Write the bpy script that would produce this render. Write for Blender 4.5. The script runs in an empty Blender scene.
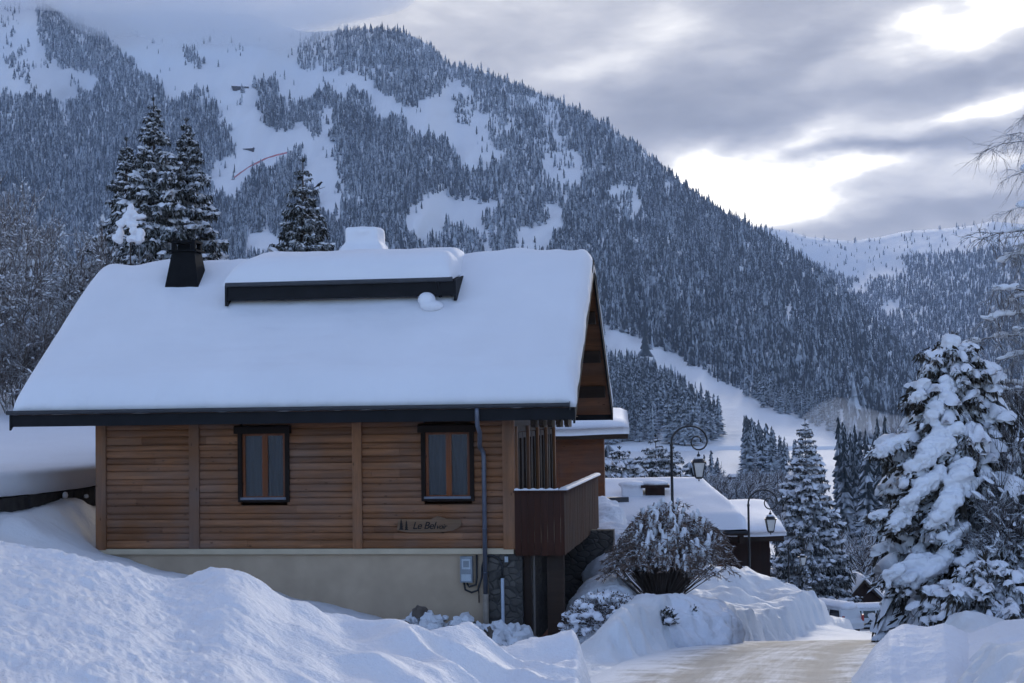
import bpy, bmesh, math, random
import numpy as np
from mathutils import Vector, Matrix

random.seed(7)
RNG = np.random.default_rng(7)
SC = bpy.context.scene
COL = SC.collection
R = math.radians

# ------------------------------------------------------------------ camera maths
FPX, CX, CY = 1600.0, 512.0, 341.5
PITCH, ROLL = R(2.52), R(-0.8)
CAMR = Matrix.Rotation(math.pi / 2 + PITCH, 3, 'X') @ Matrix.Rotation(ROLL, 3, 'Z')
CAMN = np.array(CAMR)

def P(px, py, Y):
    """the world point at depth Y that the photograph shows at a pixel"""
    d = CAMR @ Vector(((px - CX) / FPX, (CY - py) / FPX, -1.0))
    return d * (Y / d.y)

def Pn(px, py, Y):
    px = np.asarray(px, float); py = np.asarray(py, float)
    c = np.stack([(px - CX) / FPX, (CY - py) / FPX, -np.ones_like(px)], -1)
    d = c @ CAMN.T
    return d * (np.asarray(Y) / d[..., 1])[..., None]

def project(p):
    c = CAMR.transposed() @ Vector(p)
    return CX + FPX * c.x / -c.z, CY - FPX * c.y / -c.z

# ------------------------------------------------------------------ noise
_perm = RNG.permutation(512).astype(np.int64)
_perm = np.concatenate([_perm, _perm])
_grad = RNG.uniform(0, 2 * np.pi, 512)
def perlin(x, y):
    x = np.asarray(x, float); y = np.asarray(y, float)
    xi = np.floor(x).astype(np.int64); yi = np.floor(y).astype(np.int64)
    xf = x - xi; yf = y - yi
    u = xf * xf * xf * (xf * (xf * 6 - 15) + 10); v = yf * yf * yf * (yf * (yf * 6 - 15) + 10)
    def g(ix, iy, dx, dy):
        a = _grad[_perm[(_perm[ix & 511] + iy) & 511]]
        return np.cos(a) * dx + np.sin(a) * dy
    n00 = g(xi, yi, xf, yf); n10 = g(xi + 1, yi, xf - 1, yf)
    n01 = g(xi, yi + 1, xf, yf - 1); n11 = g(xi + 1, yi + 1, xf - 1, yf - 1)
    return (n00 * (1 - u) + n10 * u) * (1 - v) + (n01 * (1 - u) + n11 * u) * v
def fbm(x, y, o=4, lac=2.0, gain=0.5):
    s = 0; a = 1.0
    for k in range(o):
        s = s + a * perlin(x + 17.3 * k, y - 9.1 * k); x = x * lac; y = y * lac; a *= gain
    return s
def sst(t):
    t = np.clip(t, 0, 1); return t * t * (3 - 2 * t)

# ------------------------------------------------------------------ mesh building
class MB:
    def __init__(s): s.v = []; s.f = []; s.m = []
    def add(s, vs, fs, mi=0):
        b = len(s.v); s.v.extend([tuple(p) for p in vs])
        s.f.extend([tuple(b + i for i in f) for f in fs]); s.m.extend([mi] * len(fs)); return s
    def box(s, x0, x1, y0, y1, z0, z1, mi=0):
        return s.add([(x0,y0,z0),(x1,y0,z0),(x1,y1,z0),(x0,y1,z0),(x0,y0,z1),(x1,y0,z1),(x1,y1,z1),(x0,y1,z1)],
                     [(0,3,2,1),(4,5,6,7),(0,1,5,4),(1,2,6,5),(2,3,7,6),(3,0,4,7)], mi)
    def hexa(s, bot, top, mi=0):
        return s.add(list(bot) + list(top), [(0,3,2,1),(4,5,6,7),(0,1,5,4),(1,2,6,5),(2,3,7,6),(3,0,4,7)], mi)
    def prism_x(s, poly, x0, x1, mi=0):        # poly of (y,z), extruded along x
        n = len(poly)
        vs = [(x0, a, b) for a, b in poly] + [(x1, a, b) for a, b in poly]
        fs = [(i, (i + 1) % n, n + (i + 1) % n, n + i) for i in range(n)]
        fs += [tuple(range(n))[::-1], tuple(range(n, 2 * n))]
        return s.add(vs, fs, mi)
    def prism_y(s, poly, y0, y1, mi=0):        # poly of (x,z), extruded along y
        n = len(poly)
        vs = [(a, y0, b) for a, b in poly] + [(a, y1, b) for a, b in poly]
        fs = [(i, (i + 1) % n, n + (i + 1) % n, n + i) for i in range(n)]
        fs += [tuple(range(n))[::-1], tuple(range(n, 2 * n))]
        return s.add(vs, fs, mi)
    def tube(s, pts, rad, n=8, mi=0, caps=True):
        pts = [Vector(p) for p in pts]
        if not hasattr(rad, '__len__'): rad = [rad] * len(pts)
        vs = []; prev = None
        for i, p in enumerate(pts):
            d = (pts[min(i + 1, len(pts) - 1)] - pts[max(i - 1, 0)])
            if d.length < 1e-9: d = Vector((0, 0, 1))
            d.normalize()
            if prev is None:
                a = d.cross(Vector((0, 0, 1)) if abs(d.z) < .9 else Vector((1, 0, 0))).normalized()
            else:
                a = prev - d * prev.dot(d)
                a = a.normalized() if a.length > 1e-6 else d.orthogonal().normalized()
            prev = a; b = d.cross(a)
            for k in range(n):
                t = 2 * math.pi * k / n
                vs.append(p + (a * math.cos(t) + b * math.sin(t)) * rad[i])
        fs = []
        for i in range(len(pts) - 1):
            for k in range(n):
                fs.append((i*n+k, i*n+(k+1) % n, (i+1)*n+(k+1) % n, (i+1)*n+k))
        if caps:
            fs.append(tuple(range(n))[::-1]); fs.append(tuple((len(pts)-1)*n + k for k in range(n)))
        return s.add(vs, fs, mi)
    def lathe(s, prof, n=16, c=(0,0,0), mi=0, ph=0):      # prof of (r,z)
        vs = []
        for r, z in prof:
            for k in range(n):
                t = 2*math.pi*k/n + ph
                vs.append((c[0]+r*math.cos(t), c[1]+r*math.sin(t), c[2]+z))
        fs = []
        for i in range(len(prof)-1):
            for k in range(n):
                fs.append((i*n+k, i*n+(k+1) % n, (i+1)*n+(k+1) % n, (i+1)*n+k))
        fs.append(tuple(range(n))[::-1]); fs.append(tuple((len(prof)-1)*n+k for k in range(n)))
        return s.add(vs, fs, mi)
    def blob(s, c, rx, ry, rz, M=None, nu=8, nv=5, jit=0.0, mi=0):
        vs = []; c = Vector(c)
        for i in range(nv + 1):
            ph = math.pi * i / nv
            for k in range(nu):
                t = 2 * math.pi * k / nu
                j = 1 + random.uniform(-jit, jit)
                p = Vector((rx*math.sin(ph)*math.cos(t)*j, ry*math.sin(ph)*math.sin(t)*j, rz*math.cos(ph)*j))
                if i in (0, nv): p = Vector((0, 0, rz * (1 if i == 0 else -1)))
                if M is not None: p = M @ p
                vs.append(c + p)
        fs = []
        for i in range(nv):
            for k in range(nu):
                a, b2, c2, d = i*nu+k, (i+1)*nu+k, (i+1)*nu+(k+1) % nu, i*nu+(k+1) % nu
                if i == 0: fs.append((a, b2, c2))
                elif i == nv-1: fs.append((a, b2, d))
                else: fs.append((a, b2, c2, d))
        return s.add(vs, fs, mi)
    def build(s, name, mats, parent=None, off=(0,0,0), smooth=False):
        me = bpy.data.meshes.new(name)
        o3 = Vector(off)
        me.from_pydata([(p[0]-o3.x, p[1]-o3.y, p[2]-o3.z) for p in s.v], [], s.f)
        for m in (mats if isinstance(mats, (list, tuple)) else [mats]): me.materials.append(m)
        me.polygons.foreach_set('material_index', s.m)
        if smooth: me.polygons.foreach_set('use_smooth', [True]*len(s.f))
        me.update()
        return link(name, me, parent)

def link(name, data, parent=None, loc=None):
    o = bpy.data.objects.new(name, data); COL.objects.link(o)
    if parent is not None: o.parent = parent
    if loc is not None: o.location = loc
    return o

def np_mesh(name, V, F, mats, smooth=True, attr=None):
    V = np.asarray(V, np.float32); F = np.asarray(F, np.int32); k = F.shape[1]
    me = bpy.data.meshes.new(name)
    me.vertices.add(len(V)); me.vertices.foreach_set('co', V.ravel())
    me.loops.add(F.size); me.loops.foreach_set('vertex_index', F.ravel())
    me.polygons.add(len(F)); me.polygons.foreach_set('loop_start', np.arange(0, F.size, k, dtype=np.int32))
    try: me.polygons.foreach_set('loop_total', np.full(len(F), k, np.int32))
    except Exception: pass
    me.polygons.foreach_set('use_smooth', np.full(len(F), smooth, bool))
    for m in (mats if isinstance(mats, (list, tuple)) else [mats]): me.materials.append(m)
    if attr is not None:
        a = me.attributes.new('snow', 'FLOAT', 'POINT'); a.data.foreach_set('value', np.asarray(attr, np.float32))
    me.update(calc_edges=True); me.validate()
    return me

def grid_faces(nr, nc, wrap=False):
    i, j = np.meshgrid(np.arange(nr - 1), np.arange(nc if wrap else nc - 1), indexing='ij')
    j2 = (j + 1) % nc
    return np.stack([i*nc+j, i*nc+j2, (i+1)*nc+j2, (i+1)*nc+j], -1).reshape(-1, 4)

def remeshed(mb, voxel, name, mats, parent=None, off=(0,0,0), smooth_it=3, noise=0.0, nscale=3.0):
    """fuse overlapping lumps into one smooth surface"""
    o = mb.build(name + '_source', mats, None, off)
    m = o.modifiers.new('r', 'REMESH'); m.mode = 'VOXEL'; m.voxel_size = voxel
    if smooth_it:
        q = o.modifiers.new('s', 'SMOOTH'); q.iterations = smooth_it; q.factor = .5
    dg = bpy.context.evaluated_depsgraph_get()
    me = bpy.data.meshes.new_from_object(o.evaluated_get(dg))
    old = o.data
    bpy.data.objects.remove(o); bpy.data.meshes.remove(old)
    me.name = name
    n = len(me.vertices)
    if noise > 0 and n:
        co = np.empty(n*3, np.float32); me.vertices.foreach_get('co', co); co = co.reshape(-1, 3)
        no = np.empty(n*3, np.float32); me.vertices.foreach_get('normal', no); no = no.reshape(-1, 3)
        d = fbm(co[:,0]*nscale + co[:,1]*1.7*nscale, co[:,2]*nscale + co[:,1]*.9*nscale, 3)*noise
        co = co + no*d[:,None]; me.vertices.foreach_set('co', co.ravel().astype(np.float32))
    me.polygons.foreach_set('use_smooth', [True]*len(me.polygons))
    me.materials.clear()
    for mm in (mats if isinstance(mats, (list, tuple)) else [mats]): me.materials.append(mm)
    me.update()
    return link(name, me, parent)

def tag(o, label=None, cat=None, group=None, kind=None):
    if label: o['label'] = label
    if cat: o['category'] = cat
    if group: o['group'] = group
    if kind: o['kind'] = kind
    return o
def empty(name, loc, rz=0):
    o = bpy.data.objects.new(name, None); COL.objects.link(o)
    o.location = loc; o.rotation_euler = (0, 0, rz); o.empty_display_size = .3
    return o
def copy_tree(o, parent=None):
    c = o.copy(); COL.objects.link(c)
    if parent is not None: c.parent = parent
    for ch in list(o.children): copy_tree(ch, c)
    return c

# ------------------------------------------------------------------ materials
class NT:
    def __init__(s, tree): s.t = tree; s.n = tree.nodes; s.l = tree.links
    def new(s, typ, **kw):
        n = s.n.new(typ)
        for k, v in kw.items(): setattr(n, k, v)
        return n
    def con(s, a, b): s.l.new(a, b)
    def put(s, sock, v):
        if isinstance(v, bpy.types.NodeSocket): s.con(v, sock)
        else: sock.default_value = v
    def math(s, op, a, b=0.0, c=None, clamp=False):
        n = s.new('ShaderNodeMath', operation=op, use_clamp=clamp)
        s.put(n.inputs[0], a); s.put(n.inputs[1], b)
        if c is not None: s.put(n.inputs[2], c)
        return n.outputs[0]
    def noise(s, vec, scale, detail=4, rough=.55, dist=0.0):
        n = s.new('ShaderNodeTexNoise'); s.put(n.inputs['Vector'], vec)
        n.inputs['Scale'].default_value = scale; n.inputs['Detail'].default_value = detail
        n.inputs['Roughness'].default_value = rough; n.inputs['Distortion'].default_value = dist
        return n.outputs['Fac']
    def scale(s, vec, xyz):
        n = s.new('ShaderNodeMapping'); s.put(n.inputs['Vector'], vec); n.inputs['Scale'].default_value = xyz
        return n.outputs[0]
    def ramp(s, fac, stops):
        n = s.new('ShaderNodeValToRGB'); s.put(n.inputs[0], fac); e = n.color_ramp.elements
        while len(e) < len(stops): e.new(.5)
        for k, (p, c) in enumerate(stops):
            e[k].position = p; e[k].color = (c, c, c, 1) if not hasattr(c, '__len__') else (*c, 1)
        return n.outputs[0]
    def mix(s, f, a, b, blend='MIX'):
        n = s.new('ShaderNodeMix', data_type='RGBA', blend_type=blend)
        s.put(n.inputs['Factor'], f)
        for k, v in ((6, a), (7, b)):
            s.put(n.inputs[k], v if isinstance(v, bpy.types.NodeSocket) else (*v, 1))
        return n.outputs[2]
    def bump(s, h, strength=.3, dist=.05, normal=None):
        n = s.new('ShaderNodeBump'); s.put(n.inputs['Height'], h)
        n.inputs['Strength'].default_value = strength; n.inputs['Distance'].default_value = dist
        if normal is not None: s.con(normal, n.inputs['Normal'])
        return n.outputs[0]

def mat(name):
    m = bpy.data.materials.new(name); m.use_nodes = True
    t = NT(m.node_tree); b = t.n['Principled BSDF']
    return m, t, b
def coord(t, kind='Object'):
    return t.new('ShaderNodeTexCoord').outputs[kind]
def geo(t, out): return t.new('ShaderNodeNewGeometry').outputs[out]

M = {}
def simple(name, col, rough=.6, var=.25, scale=6, bump=.15, bdist=.01, metal=0, stretch=(1,1,1), kind='Object'):
    m, t, b = mat(name)
    v = t.scale(coord(t, kind), stretch)
    n = t.noise(v, scale, 5)
    lo = tuple(c*(1-var) for c in col); hi = tuple(min(1, c*(1+var)) for c in col)
    t.put(b.inputs['Base Color'], t.ramp(n, [(.3, lo), (.7, hi)]))
    b.inputs['Roughness'].default_value = rough; b.inputs['Metallic'].default_value = metal
    if rough > .65: b.inputs['Specular IOR Level'].default_value = .15
    if bump: t.put(b.inputs['Normal'], t.bump(t.noise(v, scale*3, 3), bump, bdist))
    M[name] = m; return m

def snow_mat(name, fine=.35, coarse=.25, col=(.815, .815, .85), fs=28, cs=3.5, fd=.015, cd=.12):
    m, t, b = mat(name)
    v = coord(t, 'Object')
    t.put(b.inputs['Base Color'], t.mix(t.ramp(t.noise(v, .7, 3), [(.35, 0), (.7, 1)]), tuple(c*.955 for c in col), col))
    b.inputs['Roughness'].default_value = .62
    b.inputs['Specular IOR Level'].default_value = .25
    n1 = t.bump(t.noise(v, cs, 4, .55), coarse, cd)
    n2 = t.bump(t.noise(v, fs, 3, .6), fine, fd, n1)
    t.put(b.inputs['Normal'], n2)
    M[name] = m; return m
snow_mat('snow'); snow_mat('roof_snow', .2, .12, fs=16, cs=1.6, fd=.01)
snow_mat('bank_snow', .55, .35, fs=22, cs=5, fd=.03, cd=.1)
snow_mat('trodden_snow', .5, .4, col=(.74,.75,.77), fs=14, cs=2.2, fd=.03)
snow_mat('mountain_snow', .3, .5, col=(.78,.80,.83), fs=.05, cs=.008, fd=2, cd=12)

def wood(name, col, along='X', boards=None, var=.45, rough=.62):
    """weathered timber: grain along one local axis, knots, patchy wear"""
    m, t, b = mat(name)
    v = coord(t, 'Object')
    st = {'X': (.5, 7, 9), 'Y': (7, .5, 9), 'Z': (8, 8, .5)}[along]
    g = t.noise(t.scale(v, st), 3.0, 6, .65, .6)
    g2 = t.noise(t.scale(v, {'X': (.35, 1, 4.6), 'Y': (1, .35, 4.6), 'Z': (5, 5, .3)}[along]), 1.2, 3)
    big = t.noise(v, .8, 3)
    c = t.ramp(g, [(.25, tuple(x*(1-var) for x in col)), (.55, col), (.85, tuple(x*(1+var*.6) for x in col))])
    c = t.mix(t.ramp(g2, [(.38, .0), (.62, .8)]), c, tuple(x*.55 for x in col))
    c = t.mix(t.ramp(big, [(.42, 0.0), (.7, .35)]), c, tuple((col[0]+col[1]+col[2])/3*.9 for _ in range(3)))
    vo = t.new('ShaderNodeTexVoronoi'); t.put(vo.inputs['Vector'], t.scale(v, {'X': (2.2,1,5), 'Y': (1,2.2,5), 'Z': (5,5,2.2)}[along]))
    vo.inputs['Scale'].default_value = 1.3
    c = t.mix(t.ramp(vo.outputs['Distance'], [(.07, .8), (.13, 0)]), c, tuple(x*.25 for x in col))
    t.put(b.inputs['Base Color'], c)
    b.inputs['Roughness'].default_value = rough; b.inputs['Specular IOR Level'].default_value = .2
    t.put(b.inputs['Normal'], t.bump(g, .25, .008))
    M[name] = m; return m
wood('siding_wood', (.265, .112, .048), 'X')
wood('siding_wood_pale', (.31, .137, .062), 'X')
wood('siding_wood_dark', (.205, .084, .035), 'X')
wood('post_wood', (.275, .122, .055), 'Z')
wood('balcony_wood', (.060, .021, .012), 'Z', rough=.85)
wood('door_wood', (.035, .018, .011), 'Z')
wood('soffit_wood', (.24, .105, .048), 'X')
wood('beam_wood', (.045, .024, .014), 'X')
wood('window_wood', (.22, .060, .014), 'Z', var=.25, rough=.4)
wood('dark_trim', (.018, .010, .007), 'X', var=.3, rough=.85)
wood('neighbour_wood', (.19, .066, .026), 'X')
wood('barn_wood_and_recess_shade', (.035, .014, .009), 'Z')  # on the low house's wing this dark tone stands in for recess shade
wood('sign_wood', (.20, .115, .065), 'X')
wood('bark', (.075, .055, .045), 'Z')
wood('grey_post', (.16, .13, .11), 'Z')
simple('fascia', (.013, .013, .015), .7, .2, 3, .1)
simple('gutter_metal', (.055, .057, .064), .5, .15, 5, .05, metal=.3)
simple('pipe_metal', (.12, .13, .165), .38, .15, 5, .05, metal=.4)
simple('pipe_foot', (.30, .25, .20), .6, .2)
simple('render_wall', (.44, .335, .235), .85, .10, 1.6, .12, .004)
simple('render_cap', (.50, .41, .29), .8, .08, 2, .1, .004)
simple('iron', (.010, .011, .013), .4, .2, 8, .05)
simple('chimney_metal', (.008, .008, .009), .85, .25, 6, .08)
simple('cable', (.012, .012, .014), .5, .2)
simple('meter_grey', (.20, .22, .24), .5, .15)
simple('meter_face', (.38, .42, .45), .3, .15)
simple('conduit', (.45, .50, .58), .5, .1)
simple('lamp_glass', (.62, .60, .56), .25, .06, 4, 0)
simple('carved_paint', (.02, .016, .014), .7, .2)
simple('curtain', (.06, .062, .066), .9, .12, 14, .2, stretch=(6, 6, .3))
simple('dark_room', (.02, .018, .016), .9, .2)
simple('car_paint', (.55, .56, .58), .3, .05, 3, 0)
simple('car_dark', (.015, .017, .02), .15, .2, 3, 0)
simple('tyre', (.012, .012, .012), .85, .2)
simple('red_light', (.35, .02, .015), .3, .1)
simple('net_red', (.55, .16, .16), .7, .2, .2, 0)
simple('hut_wood', (.035, .022, .016), .8, .3, .3, 0)
simple('bird_black', (.008, .008, .010), .5, .2)
simple('stone_loose', (.14, .115, .095), .85, .35, 5, .4, .02)
simple('dry_leaf', (.10, .066, .048), .8, .45, 3, 0)
simple('plaster_pale', (.45, .42, .38), .85, .1)

simple('dark_stone', (.040, .036, .034), .9, .4, 5, .4, .03)
def stone_wall_mat():
    m, t, b = mat('stone_wall'); v = coord(t, 'Object')
    vv = t.new('ShaderNodeVectorMath', operation='ADD'); t.put(vv.inputs[0], v)
    nz = t.new('ShaderNodeTexNoise'); t.put(nz.inputs['Vector'], v); nz.inputs['Scale'].default_value = 2.5
    sc = t.new('ShaderNodeVectorMath', operation='SCALE'); t.put(sc.inputs[0], nz.outputs['Color']); sc.inputs['Scale'].default_value = .25
    t.con(sc.outputs[0], vv.inputs[1])
    vs = t.scale(vv.outputs[0], (4.6, 4.6, 6.5))
    e = t.new('ShaderNodeTexVoronoi', feature='DISTANCE_TO_EDGE'); t.put(e.inputs['Vector'], vs); e.inputs['Scale'].default_value = 1
    c = t.new('ShaderNodeTexVoronoi'); t.put(c.inputs['Vector'], vs); c.inputs['Scale'].default_value = 1
    tone = t.mix(t.noise(v, 9, 4), (.03, .027, .024), (.11, .095, .08))
    tone = t.mix(.6, tone, t.ramp(c.outputs['Color'], [(.1, (.03, .028, .026)), (.9, (.13, .115, .10))]))
    t.put(b.inputs['Base Color'], t.mix(t.ramp(e.outputs['Distance'], [(.02, 0), (.08, 1)]), (.05, .046, .042), tone))
    b.inputs['Roughness'].default_value = .9
    t.put(b.inputs['Normal'], t.bump(t.ramp(e.outputs['Distance'], [(0, 0), (.15, 1)]), .7, .04))
    M['stone_wall'] = m
stone_wall_mat()

def glass_mat():
    m, t, b = mat('window_glass'); nt = t
    gl = t.new('ShaderNodeBsdfGlossy'); gl.inputs['Roughness'].default_value = .03
    gl.inputs['Color'].default_value = (.9, .93, 1, 1)
    tr = t.new('ShaderNodeBsdfTransparent'); tr.inputs['Color'].default_value = (.80, .84, .84, 1)
    fr = t.new('ShaderNodeFresnel'); fr.inputs['IOR'].default_value = 1.5
    t.put(fr.inputs['Normal'], t.bump(t.noise(coord(t), 1.5, 2), .03, .02))
    mx = t.new('ShaderNodeMixShader'); t.con(fr.outputs[0], mx.inputs[0]); t.con(tr.outputs[0], mx.inputs[1]); t.con(gl.outputs[0], mx.inputs[2])
    t.con(mx.outputs[0], t.n['Material Output'].inputs['Surface']); M['window_glass'] = m
glass_mat()

def frosted(name, dark, frost=(.74, .77, .81), lo=.15, hi=.75, ns=3.0, rnd=.55, attr=False, rough=.85):
    """plant matter with snow caught on whatever faces up"""
    m, t, b = mat(name)
    nz = t.new('ShaderNodeSeparateXYZ'); t.con(geo(t, 'Normal'), nz.inputs[0])
    v = geo(t, 'Position')
    n = t.noise(v, ns, 4, .65)
    f = t.math('ADD', nz.outputs[2], t.math('MULTIPLY', t.math('SUBTRACT', n, .5), rnd*4))
    if attr:
        a = t.new('ShaderNodeAttribute'); a.attribute_name = 'snow'
        f = t.math('ADD', f, t.math('SUBTRACT', t.math('MULTIPLY', a.outputs['Fac'], 1.6), .8))
    f = t.ramp(f, [(lo, 0), (hi, 1)])
    dv = t.mix(t.noise(v, ns*.6, 2), tuple(c*.6 for c in dark), tuple(c*1.45 for c in dark))
    t.put(b.inputs['Base Color'], t.mix(f, dv, frost)); b.inputs['Roughness'].default_value = rough
    b.inputs['Specular IOR Level'].default_value = .2
    M[name] = m; return m
frosted('forest_tree', (.036, .043, .049), frost=(.46,.49,.54), lo=.20, hi=1.2, ns=.16, rnd=.35, attr=True)
frosted('far_tree', (.026, .033, .036), frost=(.52,.55,.60), lo=.36, hi=1.2, ns=.3, rnd=.35, attr=True)
frosted('needles', (.040, .040, .034), lo=.22, hi=1.15, ns=7, rnd=.6)
frosted('needles_frost', (.045, .038, .030), lo=.28, hi=1.0, ns=6, rnd=.7)
frosted('needles_bare', (.034, .035, .027), lo=.70, hi=1.35, ns=7, rnd=.6)
frosted('twigs', (.115, .092, .082), lo=-.08, hi=.75, ns=8, rnd=.5)
frosted('twigs_white', (.075, .058, .052), lo=-.15, hi=.55, ns=6, rnd=.4)
frosted('bush_leaf', (.19, .135, .108), lo=.42, hi=1.25, ns=7, rnd=.5)
frosted('heather', (.10, .085, .078), lo=-.6, hi=.25, ns=9, rnd=.5)

def road_mat():
    m, t, b = mat('road_snow')
    uv = coord(t, 'UV'); ob = coord(t, 'Object')
    w = t.noise(t.scale(uv, (2.2, .22, 1)), 1.2, 6, .65, .8)
    w2 = t.noise(t.scale(uv, (9, .35, 1)), 1.4, 4, .6, .2)
    n = t.noise(ob, 1.3, 8, .72, .4)
    f = t.math('ADD', t.math('MULTIPLY', w, .38), t.math('ADD', t.math('MULTIPLY', w2, .2), t.math('MULTIPLY', n, .5)))
    c = t.ramp(f, [(.41, (.108, .105, .104)), (.48, (.205, .202, .202)), (.55, (.37, .37, .375)), (.66, (.70, .70, .71))])
    su = t.new('ShaderNodeSeparateXYZ'); t.con(uv, su.inputs[0])
    au = t.math('ABSOLUTE', su.outputs[0])
    rut = t.ramp(t.math('ADD', t.math('ABSOLUTE', t.math('SUBTRACT', au, .85)), t.math('MULTIPLY', t.math('SUBTRACT', n, .5), .5)), [(.12, .75), (.38, 0)])
    c = t.mix(rut, c, (.155, .15, .147))
    ed = t.ramp(t.math('ADD', t.math('MULTIPLY', au, .45), t.math('MULTIPLY', t.math('SUBTRACT', n, .5), 1.1)), [(.50, 0), (.86, 1)])
    c = t.mix(ed, c, (.74, .75, .77))
    t.put(b.inputs['Base Color'], c); b.inputs['Roughness'].default_value = .7
    t.put(b.inputs['Normal'], t.bump(f, .5, .05, t.bump(t.noise(ob, 18, 3), .4, .02)))
    M['road_snow'] = m
road_mat()

def volume(name, density, col=(.82, .89, 1), aniso=.0):
    m = bpy.data.materials.new(name); m.use_nodes = True; t = NT(m.node_tree)
    t.n.remove(t.n['Principled BSDF'])
    v = t.new('ShaderNodeVolumePrincipled'); v.inputs['Color'].default_value = (*col, 1)
    v.inputs['Density'].default_value = density; v.inputs['Anisotropy'].default_value = aniso
    t.con(v.outputs[0], t.n['Material Output'].inputs['Volume']); M[name] = m; return m
# ================================================================== camera, sky, sun
cam = bpy.data.cameras.new('camera'); cam.sensor_width = 36; cam.lens = FPX / 1024 * 36
cam.clip_start = .1; cam.clip_end = 40000
co = link('camera', cam); co.matrix_world = CAMR.to_4x4(); SC.camera = co
SC.view_settings.view_transform = 'Standard'; SC.view_settings.look = 'None'
SC.view_settings.gamma = 1; SC.view_settings.exposure = 1.3; SC.view_settings.use_curve_mapping = False
SUN_AZ, SUN_EL = 11.0, 11.0          # degrees right of straight ahead, above the horizon: behind the cloud
w = bpy.data.worlds.new('World'); SC.world = w; w.use_nodes = True
def build_sky():
    t = NT(w.node_tree); bg = t.n['Background']
    sky = t.new('ShaderNodeTexSky'); sky.sky_type = 'NISHITA'; sky.sun_disc = False
    sky.sun_elevation = R(SUN_EL); sky.sun_rotation = R(SUN_AZ); sky.altitude = 1200
    sky.air_density = 1.0; sky.dust_density = .6; sky.ozone_density = 3.2
    d = coord(t, 'Generated'); sp = t.new('ShaderNodeSeparateXYZ'); t.con(d, sp.inputs[0])
    az = t.math('ARCTAN2', sp.outputs[0], sp.outputs[1])
    el = t.math('ARCSINE', sp.outputs[2])
    cb = t.new('ShaderNodeCombineXYZ'); t.con(az, cb.inputs[0]); t.con(el, cb.inputs[1])
    base = cb.outputs[0]
    wn = t.new('ShaderNodeTexNoise'); t.put(wn.inputs['Vector'], t.scale(base, (9, 20, 1))); wn.inputs['Scale'].default_value = 1
    wn.inputs['Detail'].default_value = 5; wn.inputs['Roughness'].default_value = .55
    ws = t.new('ShaderNodeSeparateColor'); t.con(wn.outputs['Color'], ws.inputs[0])
    az2 = t.math('ADD', az, t.math('MULTIPLY', t.math('SUBTRACT', ws.outputs[0], .5), .085))
    el2 = t.math('ADD', el, t.math('MULTIPLY', t.math('SUBTRACT', ws.outputs[1], .5), .040))
    # bright gaps and dark banks: centre and half-width in photo pixels turned into angles, tilt, gain
    feats = [(250, -20, 420, 70, 0, .20), (1000, 14, 90, 24, 12, .8), (900, 30, 60, 16, 25, .40), (990, 95, 60, 16, 12, .60), (905, 118, 70, 10, 12, .28),
             (735, 190, 80, 32, 18, .95), (700, 165, 60, 22, 0, .55), (600, 62, 70, 18, 24, .24), (660, 20, 50, 16, 0, .26),
             (835, 122, 40, 14, 20, .30), (860, 165, 60, 12, 10, .62), (960, 190, 60, 9, 0, .25), (790, 205, 60, 18, 0, .55), (560, 75, 70, 25, 10, .18), (985, 165, 70, 12, 5, .5), (840, 85, 40, 22, 0, .14),
             (800, 62, 230, 22, 10, -.26), (740, 120, 130, 18, 6, -.36), (960, 70, 80, 14, 8, -.36),
             (920, 215, 120, 14, 0, -.36), (930, 140, 80, 11, 6, -.34), (700, 15, 160, 22, 10, -.12), (640, 110, 60, 18, 0, -.18), (870, 146, 60, 6, 4, -.30)]
    b = None
    for (px, py, sx, sy, tilt, g) in feats:
        q = P(px, py, 100); a0 = math.atan2(q.x, q.y); e0 = math.asin(q.normalized().z)
        ct, s_ = math.cos(R(tilt)), math.sin(R(tilt))
        dx = t.math('SUBTRACT', az2, a0); dy = t.math('SUBTRACT', el2, e0)
        u = t.math('ADD', t.math('MULTIPLY', dx, ct/(sx/FPX)), t.math('MULTIPLY', dy, s_/(sx/FPX)))
        v = t.math('SUBTRACT', t.math('MULTIPLY', dy, ct/(sy/FPX)), t.math('MULTIPLY', dx, s_/(sy/FPX)))
        r2 = t.math('ADD', t.math('MULTIPLY', u, u), t.math('MULTIPLY', v, v))
        e = t.math('MULTIPLY', t.math('EXPONENT', t.math('MULTIPLY', r2, -1.0)), g)
        b = e if b is None else t.math('ADD', b, e)
    n1 = t.noise(t.scale(base, (7, 26, 1)), 1, 7, .6, .6)
    n2 = t.noise(t.scale(base, (22, 60, 1)), 1, 6, .6, .3)
    b = t.math('ADD', b, t.math('MULTIPLY', t.math('SUBTRACT', n1, .5), .55))
    b = t.math('ADD', b, t.math('MULTIPLY', t.math('SUBTRACT', n2, .5), .50))
    b = t.math('ADD', b, .36)
    # clouds thin out towards the back and overhead; a broad glow ahead where the sun stands behind them
    cl = t.ramp(b, [(0, (.178, .187, .222)), (.25, (.245, .252, .288)), (.48, (.36, .361, .385)), (.70, (.54, .532, .53)), (1.0, (1.15, 1.09, .98))])
    front = t.math('MULTIPLY', t.math('COSINE', az), 1.0)
    cover = t.math('MULTIPLY', t.ramp(front, [(0, .55), (.75, .95), (.95, 1)]), t.ramp(el, [(.35, 1), (.9, .72)]))
    cover = t.math('MULTIPLY', cover, t.ramp(t.math('ADD', b, t.math('MULTIPLY', front, .8)), [(.25, .55), (.7, 1)]), clamp=True)
    bgc = t.new('ShaderNodeBackground'); t.con(cl, bgc.inputs[0]); bgc.inputs[1].default_value = CLOUD
    t.con(t.mix(1.0, sky.outputs[0], (1.05, .945, 1.0), 'MULTIPLY'), bg.inputs[0]); bg.inputs[1].default_value = SKY
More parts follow.
